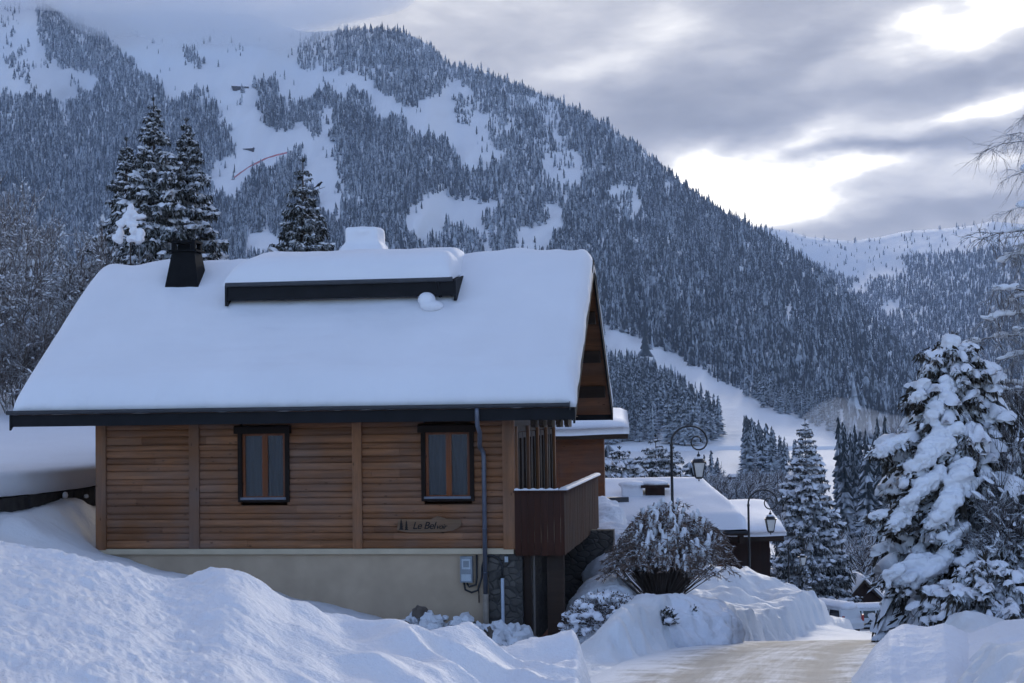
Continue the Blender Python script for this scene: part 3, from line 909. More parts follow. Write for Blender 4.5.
def window(W, shut):
    a, b, zb, zt = W
    fr = MB()                                                  # dark surround
    fr.box(a, a+.085, -.085, .12, zb, zt); fr.box(b-.085, b, -.085, .12, zb, zt)
    fr.box(a+.085, b-.085, -.085, .12, zb, zb+.075); fr.box(a+.085, b-.085, -.08, .12, zt-.17, zt-.14)
    f = hp(fr, 'window', M['dark_trim'])
    bx = MB(); bx.prism_x([(-.21, zt-.17), (-.21, zt-.03), (-.15, zt+.005), (.0, zt+.005), (.0, zt-.17)], a-.045, b+.045)
    hp(bx, 'shutter_box', M['dark_trim'], f)
    x0, x1, z0, z1 = a+.085, b-.085, zb+.075, zt-.17
    sl = MB().box(x0-.02, x1+.02, -.12, -.05, zb+.052, zb+.10); hp(sl, 'sill', M['pipe_metal'], f)
    mid = (x0+x1)/2 + .02; s = .058
    for (p, q) in ((x0, mid), (mid, x1)):
        c = MB()
        c.box(p+.002, p+s, -.02, .05, z0, z1); c.box(q-s, q-.002, -.02, .05, z0, z1)
        c.box(p+s, q-s, -.02, .05, z0, z0+s*.8); c.box(p+s, q-s, -.02, .05, z1-s*.8, z1)
        hp(c, 'casement', M['window_wood'], f)
        g = MB().box(p+s-.01, q-s+.01, .010, .016, z0+s*.7, z1-s*.7); hp(g, 'pane', M['window_glass'], f)
        cu = MB(); n = 16; vs = []
        for i in range(n+1):
            t = i/n; xx = p+s-.03 + (q-p-2*s+.06)*t; yy = .10 + .018*math.sin(t*22+p*9)
            vs += [(xx, yy, z0), (xx, yy, z1)]
        cu.add(vs, [(2*i, 2*i+2, 2*i+3, 2*i+1) for i in range(n)]); hp(cu, 'curtain', M['curtain'], f, True)
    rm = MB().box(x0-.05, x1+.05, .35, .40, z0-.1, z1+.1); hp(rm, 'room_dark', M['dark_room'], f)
    return f
window(W1, 0); window(W2, 1)

# base of the house: rendered plinth, its cap and the stone pier at the right end
UP = PXU(487)
hp(MB().box(WL+.12, UP, .03, .35, HZ-.4, Z_SILL-.12), 'plinth', M['render_wall'])
hp(MB().box(WL+.08, -.02, -.06, .30, Z_SILL-.115, Z_SILL-.003), 'plinth_cap', M['render_cap'])
hp(MB().box(UP+.003, PXU(521), -.02, .33, HZ-.4, Z_SILL-.118), 'stone_pier', M['stone_wall'])
hp(MB().box(-.05, .0, .36, 7.2, HZ-.4, Z_SILL-.05), 'gable_base_wall', M['stone_wall'])
hp(MB().box(WL, WL+.2, .12, 7.2, HZ-.4, Z_SILL-.05), 'side_base_wall', M['render_wall'])
mb = MB()
for k in range(16):
    z0 = Z_SILL + k*.175
    mb.box(WL+.01, WL+.12, .07, 7.2, z0, z0+.168)
hp(mb, 'side_wall', M['soffit_wood'])
hp(MB().box(WL, 0, 7.0, 7.2, HZ-.4, roof_z(7.2)-.2), 'back_wall', M['siding_wood'])
# gable wall of planks up into the roof, with balcony door bays
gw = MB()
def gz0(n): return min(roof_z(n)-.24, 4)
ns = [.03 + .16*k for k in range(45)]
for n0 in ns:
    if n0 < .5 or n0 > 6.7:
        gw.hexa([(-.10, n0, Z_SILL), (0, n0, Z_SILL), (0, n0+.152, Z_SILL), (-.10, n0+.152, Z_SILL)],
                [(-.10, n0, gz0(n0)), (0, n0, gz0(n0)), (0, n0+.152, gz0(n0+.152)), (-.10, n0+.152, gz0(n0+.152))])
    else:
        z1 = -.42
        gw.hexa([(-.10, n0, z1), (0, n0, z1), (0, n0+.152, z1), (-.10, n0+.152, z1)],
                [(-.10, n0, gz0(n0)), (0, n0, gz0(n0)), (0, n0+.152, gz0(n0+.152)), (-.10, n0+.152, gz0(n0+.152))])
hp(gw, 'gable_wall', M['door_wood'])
for n0 in (.6, 2.1, 3.7, 5.3):
    d = MB()
    for a in (n0, n0+.62): d.box(-.06, .02, a, a+.12, -2.86, -.43); d.box(-.06, .02, a+.46, a+.58, -2.86, -.43)
    for a in (n0, n0+.62): d.box(-.06, .02, a+.12, a+.46, -2.86, -2.35); d.box(-.06, .02, a+.12, a+.46, -.55, -.43)
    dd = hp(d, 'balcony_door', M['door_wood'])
    g = MB().box(-.035, -.028, n0+.11, n0+1.09, -2.36, -.54); hp(g, 'pane', M['window_glass'], dd)
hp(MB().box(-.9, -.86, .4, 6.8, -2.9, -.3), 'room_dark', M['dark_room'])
for n0 in (.12, 1.95, 3.55, 5.15, 6.75):
    hp(MB().box(.003, .06, n0, n0+.13, Z_SILL, -.30), 'door_post', M['post_wood'])

# roof: one bent slab, boards below, purlins, verge boards, fascia, gutter
T = .20
rf = MB()
rf.prism_x([(NE, ZE), (NR, ZR), (NB, ZE), (NB, ZE-T), (NR, ZR-T), (NE, ZE-T)], UL, UR)
roof = hp(rf, 'roof', M['soffit_wood'])
def sloped_board(mb, u0, u1, n0, n1, top, thick):
    return mb.prism_x([(n0, roof_z(n0)+top), (n1, roof_z(n1)+top), (n1, roof_z(n1)+top-thick), (n0, roof_z(n0)+top-thick)], u0, u1)
for u0 in (UL-.045, UR+.003):
    for (n0, n1) in ((NE-.06, NR), (NR, NB+.06)):
        vb = MB(); vb.prism_x([(n0, roof_z(n0)+.02), (n1, roof_z(n1)+.02), (n1, roof_z(n1)-.30), (n0, roof_z(n0)-.30)], u0, u0+.042)
        hp(vb, 'verge_board', M['fascia'], roof)
hp(MB().box(UL-.046, UR+.046, NE-.035, NE-.003, ZE-.27, ZE-.03), 'fascia_board', M['fascia'], roof)
hp(MB().box(UL, UR-.003, NE+.0, NE+.95, ZE-.215, ZE-.205), 'soffit', M['soffit_wood'], roof)
hp(MB().box(UL-.046, UR+.046, NB+.003, NB+.035, ZE-.34, ZE-.0), 'fascia_board', M['fascia'], roof)
for n0 in (.0, 1.15, 2.35, NR, 4.85, 6.05, 7.2):
    hp(MB().box(-.12, UR-.06, n0-.09, n0+.09, roof_z(n0)-T-.27, roof_z(n0)-T+.02), 'purlin', M['beam_wood'], roof)
    hp(MB().box(UL+.06, WL+.12, n0-.09, n0+.09, roof_z(n0)-T-.27, roof_z(n0)-T+.02), 'purlin', M['beam_wood'], roof)
for k in range(5):     # carved ends of the little consoles under the eave
    u0 = .45 + k*.17
    hp(MB().prism_x([(-.72, ZE-.36), (-.55, ZE-.42), (-.05, ZE-.42), (-.05, ZE-.24), (-.72, ZE-.24)], u0, u0+.085), 'rafter_tail', M['beam_wood'], roof)
gt = MB(); seg = 9; vs = []; fs = []
gu = np.linspace(UL-.06, UR-.05, 25)
for i, u0 in enumerate(gu):
    for k in range(seg):
        a = math.pi*k/(seg-1)
        vs.append((u0, NE-.105+.07*math.cos(a)*-1, ZE+.055-.075*math.sin(a)))
for i in range(len(gu)-1):
    for k in range(seg-1): fs.append((i*seg+k, (i+1)*seg+k, (i+1)*seg+k+1, i*seg+k+1))
gt.add(vs, fs)
gt.tube([(UL-.06, NE-.175, ZE+.058), (UR-.05, NE-.175, ZE+.058)], .011, 6)
for i in range(13):
    u0 = UL+.4 + i*.92; gt.box(u0, u0+.03, NE-.182, NE-.03, ZE+.052, ZE+.066)
gt.box(UL-.064, UL-.058, NE-.18, NE-.03, ZE-.02, ZE+.06); gt.box(UR-.052, UR-.046, NE-.19, NE-.03, ZE-.08, ZE+.10)
hp(gt, 'gutter', M['gutter_metal'], roof)
# downpipe: from the gutter, swan neck back to the wall, down to a clay foot
ud = PXU(478, NE, 425); ud2 = PXU(485)
dp = MB(); dp.tube([(ud, NE-.105, ZE-.01), (ud, NE-.105, ZE-.10), (ud, NE-.10, ZE-.36), (ud+.03, NE+.02, ZE-.50), (ud2-.06, -.25, ZE-.80), (ud2-.01, -.13, ZE-.92), (ud2, -.12, ZE-1.05), (ud2, -.12, -3.72)], .047, 12)
for z in (-1.2, -2.4, -3.3): dp.lathe([(.053, z), (.053, z+.03)], 12, (ud2, -.12, 0)); dp.box(ud2-.01, ud2+.01, -.12, .0, z+.005, z+.025)
pipe = hp(dp, 'downpipe', M['pipe_metal'], smooth=True)
hp(MB().tube([(ud2, -.12, -3.72), (ud2, -.12, HZ)], .062, 12), 'pipe_foot', M['pipe_foot'], pipe)

# snow lying on the roof
def roof_snow():
    us = np.unique(np.concatenate([np.linspace(UL+.02, UL+.7, 16), np.linspace(UL+.7, UR-.6, 150), np.linspace(UR-.6, UR+.06, 18)]))
    nn = np.unique(np.concatenate([np.linspace(NE-.10, NE+.6, 24), np.linspace(NE+.6, NB-.6, 110), np.linspace(NB-.6, NB+.05, 14)]))
    Nn, U = np.meshgrid(nn, us, indexing='ij')
    zr = ZR - np.sqrt((Nn-NR)**2 + .22)*(ZR-ZE)/(NR-NE) + .10
    th = .54 + .05*fbm(U*.5, Nn*.45, 3) + .018*fbm(U*1.8, Nn*2.4, 3) + .016*fbm(U*.35, Nn*4.5, 2)*sst((2.6-Nn)/3)
    th = th + .14*np.exp(-((Nn-NR)/.9)**2)*fbm(U*.75+2.3, U*0+.5, 2)
    def edge(d, r): return np.sqrt(np.clip(1-(1-np.clip(d/r, 0, 1))**2, 0, 1))
    wob = .03*fbm(Nn*1.6, Nn*0+4, 3); wob2 = .035*fbm(U*1.1, U*0+8, 3)
    e = edge(Nn-(NE-.10), .50)**.8*edge(NB+.05-Nn, .5)*edge(U-UL-.02+wob*0, .45)*edge(UR+.06-U, .32)
    z = zr - .03 + th*e + wob2*edge(Nn-NE+.1, .5)*0
    ruff = .018*fbm(Nn*5, U*.5, 2)
    Nn_ = Nn - .05*fbm(U*2.3+1, U*0, 3)*sst((NE+.4-Nn)/.5) - .02*np.abs(fbm(U*7, U*0, 2))*sst((NE+.1-Nn)/.2)
    V = np.stack([U + np.where(U > UR-.15, wob, 0) - np.where(U < UL+.1, wob, 0), Nn_, z], -1)
    b = V.copy(); b[..., 2] = np.minimum(roof_arr(Nn)+.005, z)
    nr, nc = U.shape
    F = grid_faces(nr, nc)
    # skirt down to the slab
    loop = [(0, j) for j in range(nc)] + [(i, nc-1) for i in range(1, nr)] + [(nr-1, j) for j in range(nc-2, -1, -1)] + [(i, 0) for i in range(nr-2, 0, -1)]
    idx = np.array([i*nc+j for i, j in loop]); VV = V.reshape(-1, 3); low = VV[idx].copy(); low[:, 2] = roof_arr(np.clip(low[:, 1], NE, NB))+.004
    low[:, 1] = np.clip(low[:, 1], NE-.03, NB+.03); low[:, 0] = np.clip(low[:, 0], UL, UR+.04)
    k = len(VV); m = len(idx); q = np.arange(m)
    S = np.stack([idx, k+q, k+(q+1) % m, idx[(q+1) % m]], -1)
    VV = np.vstack([VV, low]) - np.array(OFF)
    me = np_mesh('roof_snow', VV, np.vstack([F, S]), M['roof_snow'])
    o = link('roof_snow', me, roof)
def roof_arr(n): return ZR - np.abs(n-NR)*(ZR-ZE)/(NR-NE)
roof_snow()

# shed dormer set into the front slope
DN = 1.62; DL, DR = house_z(230, 290, DN)[0], house_z(455, 290, DN)[0]
zb = PYZ(345, 312, DN); zf = PYZ(345, 283.5, DN)
dm = MB(); dm.prism_x([(DN+.06, zb-.2), (DN+.06, zf-.05), (NR, zf+.12), (NR, zf-.6)], DL+.12, DR-.12)
dorm = hp(dm, 'dormer', M['neighbour_wood'])
dr = MB(); dr.prism_x([(DN-.22, zf-.06), (DN-.22, zf-.01), (NR, zf+.36), (NR, zf+.31)], DL, DR+.02)
hp(dr, 'dormer_roof', M['fascia'], dorm)
hp(MB().box(DL-.02, DR+.02, DN-.255, DN-.225, zf-.34, zf+.02), 'fascia_board', M['fascia'], dorm)
for u0 in (DL-.025, DR+.022):
    hp(MB().prism_x([(DN-.29, zf-.46), (DN-.29, zf-.0), (NR, zf+.37), (NR, zf-.2)], u0, u0+.05), 'verge_board', M['fascia'], dorm)
hp(MB().tube([(DL, DN-.30, zf+.01), (DR, DN-.30, zf+.01)], .055, 8), 'gutter', M['gutter_metal'], dorm)
hp(MB().tube([(DR-.32, DN-.30, zf), (DR-.32, DN-.20, zf-.25), (DR-.32, DN-.05, zf-.34), (DR-.32, DN-.02, zf-.6)], .04, 8), 'downpipe', M['fascia'], dorm)
def dormer_snow():
    us = np.linspace(DL-.06, DR-.02, 110); nn = np.concatenate([np.linspace(DN-.33, DN+.5, 26), np.linspace(DN+.55, NR+.9, 34)])
    Nn, U = np.meshgrid(nn, us, indexing='ij')
    def edge(d, r): return np.sqrt(np.clip(1-(1-np.clip(d/r, 0, 1))**2, 0, 1))
    e = edge(Nn-(DN-.33), .62)**.85*edge(U-(DL-.06), .75)**.9*edge(DR-.02-U, .30)
    zr = zf + .05 + (Nn-DN+.22)*.175
    th = .56 + .05*fbm(U*.7+4, Nn*.8, 3) + .02*fbm(U*2, Nn*3, 3) - np.maximum(Nn-NR, 0)*.55 - np.maximum(Nn-2.9, 0)*.14
    fold = -.05*np.exp(-((Nn-2.15-.25*np.cos((U-DR)*1.1))/.10)**2)*sst((U-DL-2.5)/1.5)
    z = zr + (th+fold)*e
    nr, nc = U.shape; VV = np.stack([U, Nn, z], -1).reshape(-1, 3)
    loop = [(0, j) for j in range(nc)] + [(i, nc-1) for i in range(1, nr)] + [(nr-1, j) for j in range(nc-2, -1, -1)] + [(i, 0) for i in range(nr-2, 0, -1)]
    idx = np.array([i*nc+j for i, j in loop]); low = VV[idx].copy(); low[:, 2] -= .035
    m = len(idx); q = np.arange(m); k = len(VV)
    S = np.stack([idx, k+q, k+(q+1) % m, idx[(q+1) % m]], -1)
    me = np_mesh('dormer_snow', np.vstack([VV, low])-np.array(OFF), np.vstack([grid_faces(nr, nc), S]), M['roof_snow'])
    link('dormer_snow', me, dorm)
dormer_snow()
mb = MB(); ub, zq = house_z(427, 299, DN-.35); mb.blob((ub, DN-.38, zq-.02), .20, .22, .17, nu=12, nv=8); mb.blob((ub+.12, DN-.42, zq-.16), .26, .25, .13, nu=12, nv=8)
remeshed(mb, .03, 'snow_lump', M['roof_snow'], chalet, OFF, 4)

# sheet metal chimney with its hooded cap
cu, cz = house_z(187, 283, 2.55)
ch = MB()
def ring(c, hw, hd, z): return [(c-hw, 2.55-hd, z), (c+hw, 2.55-hd, z), (c+hw, 2.55+hd, z), (c-hw, 2.55+hd, z)]
ch.hexa(ring(cu, .46, .42, cz-.5), ring(cu, .265, .25, cz+.70))
chim = hp(ch, 'chimney', M['chimney_metal'])
c2 = MB(); c2.box(cu-.33, cu+.33, 2.55-.31, 2.55+.31, cz+.70, cz+.745)
for sx in (-1, 1):
    for sy in (-1, 1): c2.box(cu+sx*.23-.05, cu+sx*.23+.05, 2.55+sy*.2-.05, 2.55+sy*.2+.05, cz+.745, cz+.90)
c2.box(cu-.12, cu+.12, 2.45, 2.65, cz+.745, cz+.86); c2.box(cu-.29, cu+.29, 2.55-.27, 2.55+.27, cz+.90, cz+.96)
hp(c2, 'chimney_cap', M['chimney_metal'], chim)
# masonry chimney behind the ridge, buried in snow
c3, z3 = house_z(365, 226, 4.4)
mk = MB(); mk.box(c3-.38, c3+.38, 4.1, 4.8, 2.3, z3-.32); ck = hp(mk, 'chimney', M['plaster_pale'])
mb = MB()
mb.box(c3-.40, c3+.40, 4.02, 4.86, z3-.62, z3-.05); mb.blob((c3, 4.42, z3-.16), .48, .50, .14, nu=14, nv=8)
mb.hexa([(c3-.78, 3.5, 3.45), (c3+.78, 3.5, 3.45), (c3+.78, 5.2, 3.2), (c3-.78, 5.2, 3.2)], [(c3-.44, 4.02, z3-.45), (c3+.44, 4.02, z3-.45), (c3+.44, 4.86, z3-.45), (c3-.44, 4.86, z3-.45)])
remeshed(mb, .045, 'chimney_snow', M['roof_snow'], ck, OFF, 6, .02, 2)

# balcony along the gable
BN0, BN1, BU = -.10, 7.5, PXU(563.5, -.1)
zt, zbm = PYZ(538, 492.5, -.1), PYZ(538, 555.5, -.1)
ba = MB()
x = .02
while x < BU-.02:
    wd = .135; ba.box(x, min(x+wd-.008, BU), BN0-random.uniform(0, .006), BN0+.03, zbm+random.uniform(-.01, .01), zt); x += wd
y = BN0+.035
while y < BN1:
    ba.box(BU-.03, BU+random.uniform(0, .006), y, y+.127, zbm+random.uniform(-.01, .01), zt); y += .135
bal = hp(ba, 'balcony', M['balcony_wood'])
hp(MB().box(.0, BU-.035, BN0+.035, BN1, zbm+.12, zbm+.26), 'balcony_floor', M['beam_wood'], bal)
rl = MB().box(.0, BU+.05, BN0-.05, BN0+.08, zt+.003, zt+.045); rl.box(BU-.08, BU+.05, BN0+.083, BN1, zt+.003, zt+.045)
hp(rl, 'rail', M['balcony_wood'], bal)
sn = MB(); vs = []; n = 90
for i in range(n+1):
    yy = BN0-.05 + (BN1-BN0+.05)*i/n; hh = (.055+.015*float(fbm(np.array([yy*1.3]), np.array([1.]), 2)[0]))*min(1, i/4+.25)
    for k in range(9):
        a = math.pi*k/8; vs.append((BU-.015-.095*math.cos(a), yy, zt+.046+hh*math.sin(a)**.7))
sn.add(vs, [(i*9+k, (i+1)*9+k, (i+1)*9+k+1, i*9+k+1) for i in range(n) for k in range(8)] + [tuple(range(9))])
vs = []
for i in range(31):
    xx = .02 + (BU-.13)*i/30; hh = .035+.012*math.sin(i*1.1)
    for k in range(7):
        a = math.pi*k/6; vs.append((xx, BN0+.015-.06*math.cos(a), zt+.046+hh*math.sin(a)))
sn.add(vs, [(i*7+k, i*7+k+1, (i+1)*7+k+1, (i+1)*7+k) for i in range(30) for k in range(6)])
hp(sn, 'rail_snow', M['snow'], bal, True)
hp(MB().box(.003, BU+.55, 5.4, 5.75, HZ-1.2, zbm+.10), 'terrace_wall', M['stone_wall'])
# little weathered hanging on the balcony boards
# under the balcony: timber panel, slim pale post, conduit and meter
hp(MB().box(PXU(545), PXU(562), .10, .20, HZ-.6, zbm+.11), 'timber_panel', M['beam_wood'])
hp(MB().box(PXU(521.5), PXU(529), .12, .26, HZ-.6, zbm+.11), 'timber_panel', M['door_wood'])
hp(MB().box(PXU(531.5), PXU(533.4), .04, .08, HZ-.4, zbm+.11), 'pale_post', M['grey_post'])
cx = PXU(501.5)
cd = hp(MB().tube([(cx, -.06, PYZ(501, 578)), (cx, -.06, HZ)], .035, 10), 'conduit', M['conduit'])
mxu, mzu = house_z(467, 556, 0); mzl = PYZ(467, 582)
me_ = MB().box(mxu-.125, mxu+.125, -.12, .03, mzl, mzu)
meter = hp(me_, 'electric_meter', M['meter_grey'])
hp(MB().box(mxu-.09, mxu+.09, -.126, -.121, mzu-.26, mzu-.05).box(mxu-.10, mxu+.10, -.126, -.121, mzl+.03, mzl+.17), 'meter_cover', M['meter_face'], meter)
mbx = MB().box(mxu-.06, mxu+.06, -.1295, -.127, mzu-.22, mzu-.09); hp(mbx, 'dial', M['meter_grey'], meter)
cb = MB(); ur = mxu+.21
cb.tube([(ur, -.03, Z_SILL-.13), (ur, -.06, mzl+.1), (ur-.02, -.06, mzl-.05), (mxu+.05, -.07, mzl-.09), (mxu+.0, -.06, mzl-.02)], .022, 8)
cb.tube([(mxu-.06, -.06, mzl+.01), (mxu-.03, -.08, mzl-.15), (mxu+.10, -.08, mzl-.205), (ur+.02, -.07, mzl-.16), (ur+.10, -.05, mzl+.1), (ur+.11, -.04, mzl+.32), (ur+.17, -.05, Z_SILL-.17), (ur+.3, -.04, Z_SILL-.145), (cx-.08, -.05, Z_SILL-.19), (cx, -.06, Z_SILL-.36), (cx, -.06, PYZ(501, 577))], .022, 8)
cb.tube([(ur+.03, -.02, mzl-.17), (ur+.035, -.02, mzl-.42)], .012, 6)
hp(cb, 'cable', M['cable'], meter, True)
hp(MB().box(cx+.05, cx+.12, -.06, -.01, Z_SILL-.28, Z_SILL-.17), 'junction_box', M['meter_face'], meter)

# name plaque on the siding
su0, su1 = PXU(397), PXU(462); sz0, sz1 = PYZ(430, 532), PYZ(430, 518)
pl = empty('name_sign', H2W((su0+su1)/2, -.05, sz0), -HA); SO = ((su0+su1)/2, -.05, sz0)
w_, h_ = su1-su0, sz1-sz0
out = [(0, .18), (.03, .95), (.30, .93), (.52, .9), (.62, 1.15), (.70, 1.05), (.80, .92), (.97, .86), (1.0, .6), (.97, .38), (.86, .12), (.7, .02), (.45, -.02), (.15, .0)]
q = MB(); pts = [(su0+a*w_, sz0+b*h_) for a, b in out]; q.prism_y(pts, -.075, -.043)
brd = q.build('board', M['sign_wood'], pl, SO)
def lettering(txt, x, z, size, shear=.25):
    cv = bpy.data.curves.new('lettering', 'FONT'); cv.body = txt; cv.size = size; cv.extrude = .004; cv.shear = shear; cv.offset = .001; cv.space_character = .92
    tmp = bpy.data.objects.new('lettering_source', cv); COL.objects.link(tmp)
    dg = bpy.context.evaluated_depsgraph_get(); me = bpy.data.meshes.new_from_object(tmp.evaluated_get(dg))
    bpy.data.objects.remove(tmp); me.name = 'lettering'; me.materials.clear(); me.materials.append(M['carved_paint'])
    o = link('lettering', me, pl, (x-SO[0], -.078-SO[1], z-SO[2])); o.rotation_euler = (math.pi/2, 0, 0)
lettering('Le Bel', su0+.24*w_, sz0+.24*h_, .21, .3)
lettering('voir', su0+.60*w_, sz0+.24*h_, .15, .4)
fg = MB()
for k, (z0, r) in enumerate(((.18, .055), (.36, .045), (.54, .035), (.72, .022))):
    fg.add([(su0+.07*w_-r, -.079, sz0+z0*h_), (su0+.07*w_+r, -.079, sz0+z0*h_), (su0+.07*w_, -.079-.0005*k, sz0+(z0+.30)*h_)], [(0, 1, 2)])
    fg.add([(su0+.15*w_-r*.8, -.0795, sz0+z0*h_*.9), (su0+.15*w_+r*.8, -.0795, sz0+z0*h_*.9), (su0+.15*w_, -.0795-.0005*k, sz0+(z0*.9+.25)*h_)], [(0, 1, 2)])
fg.build('carved_firs', M['carved_paint'], pl, SO)
tag(pl, 'carved wooden name plaque on the log siding below the right window', 'sign')

# rubble of ploughed snow and stones against the plinth
rb = MB(); rng = random.Random(5)
for k in range(150):
    px = rng.uniform(415, 548); q0 = house_z(px, 600, 0)[0]
    n0 = -rng.uniform(.15, 1.7); p = H2W(q0, n0, 0); g0 = gz(p.x, p.y)
    hgt = .38*math.exp(-((n0+.7)/.6)**2)*(1 if px < 535 else .6)
    s = rng.uniform(.05, .17)
    rb.blob((p.x, p.y, g0+hgt*rng.random()), s*rng.uniform(.8, 1.5), s*rng.uniform(.8, 1.4), s*rng.uniform(.6, 1), Matrix.Rotation(rng.uniform(0, 6), 3, (rng.random(), rng.random(), 1)), nu=7, nv=5, jit=.25, mi=0 if rng.random() < .86 else 1)
o = rb.build('snow_rubble', [M['trodden_snow'], M['stone_loose']]); tag(o, 'rubble of frozen snow clods and stones against the chalet plinth', 'snow rubble', kind='stuff')
# ================================================================== near trees
class Tri:
    """fast collector for leafy meshes, kept as numpy chunks"""
    def __init__(s): s.V = []; s.F = []; s.n = 0
    def add(s, V, F):
        V = np.asarray(V, float); s.V.append(V); s.F.append(np.asarray(F) + s.n); s.n += len(V)
    def mesh(s, name, m, smooth=False):
        return np_mesh(name, np.concatenate(s.V), np.concatenate(s.F), m, smooth)
def unit(v): return v/(np.linalg.norm(v, axis=-1, keepdims=True)+1e-9)
UPV = np.array([0, 0, 1.0])
def frames(d):
    d = unit(d); s = np.cross(d, np.broadcast_to(UPV, d.shape)); bad = np.linalg.norm(s, axis=-1) < 1e-4
    s[bad] = [1, 0, 0]; s = unit(s); return d, s, np.cross(s, d)
def frame(d):
    a, b_, c = frames(np.asarray(d, float)[None]); return a[0], b_[0], c[0]
def sprays(col, o, tw, l2, wid, rg, hang=.18):
    """leafy sprays: a bent five-point blade at every o, pointing along tw"""
    n = len(o); rv = unit(rg.normal(0, 1, (n, 3))); b1 = unit(np.cross(tw, rv)); nn = np.cross(b1, tw)
    l = l2[:, None]; w_ = wid[:, None]
    m_ = o + tw*l*.5 + nn*.012; e = o + tw*l - UPV*hang*l
    V = np.stack([o-b1*w_*.4, o+b1*w_*.4, m_-b1*w_, m_+b1*w_, e], 1).reshape(-1, 3)
    F = (np.array([(0, 1, 3), (0, 3, 2), (2, 3, 4)])[None] + (np.arange(n)*5)[:, None, None]).reshape(-1, 3)
    col.add(V, F)
def _dome():
    V = []; F = []; rows, cols = 5, 6
    for i in range(rows):
        t = i/(rows-1)
        for j in range(cols):
            th = math.pi*j/(cols-1); f = math.sin(math.pi*(.08+.84*t))**.6
            V.append((t-.5, math.cos(th)*f, math.sin(th)*f))
    for i in range(rows-1):
        for j in range(cols-1):
            A = i*cols+j; F += [(A, A+cols+1, A+1), (A, A+cols, A+cols+1)]
    for i in (0, rows-1): F += [(i*cols, i*cols+j, i*cols+j+1) for j in range(1, cols-1)]
    return np.array(V), np.array(F)
DOME = _dome()
def cushions(col, c, d, L, w_, h, rg, sag=.35):
    """soft heaps of snow lying along direction d at points c"""
    n = len(c); tv, tf = DOME; d, sd, up = frames(d); k = len(tv)
    j = rg.uniform(.8, 1.2, (n, k))
    x = tv[None, :, 0]*L[:, None]; y = tv[None, :, 1]*w_[:, None]*j; z = tv[None, :, 2]*h[:, None]*j
    V = c[:, None] + d[:, None]*x[..., None] + sd[:, None]*y[..., None] + UPV*(z - sag*y*y/(w_[:, None]+1e-6) - .25*np.abs(tv[None, :, 0])*h[:, None])[..., None]
    col.add(V.reshape(-1, 3), (tf[None] + (np.arange(n)*k)[:, None, None]).reshape(-1, 3))

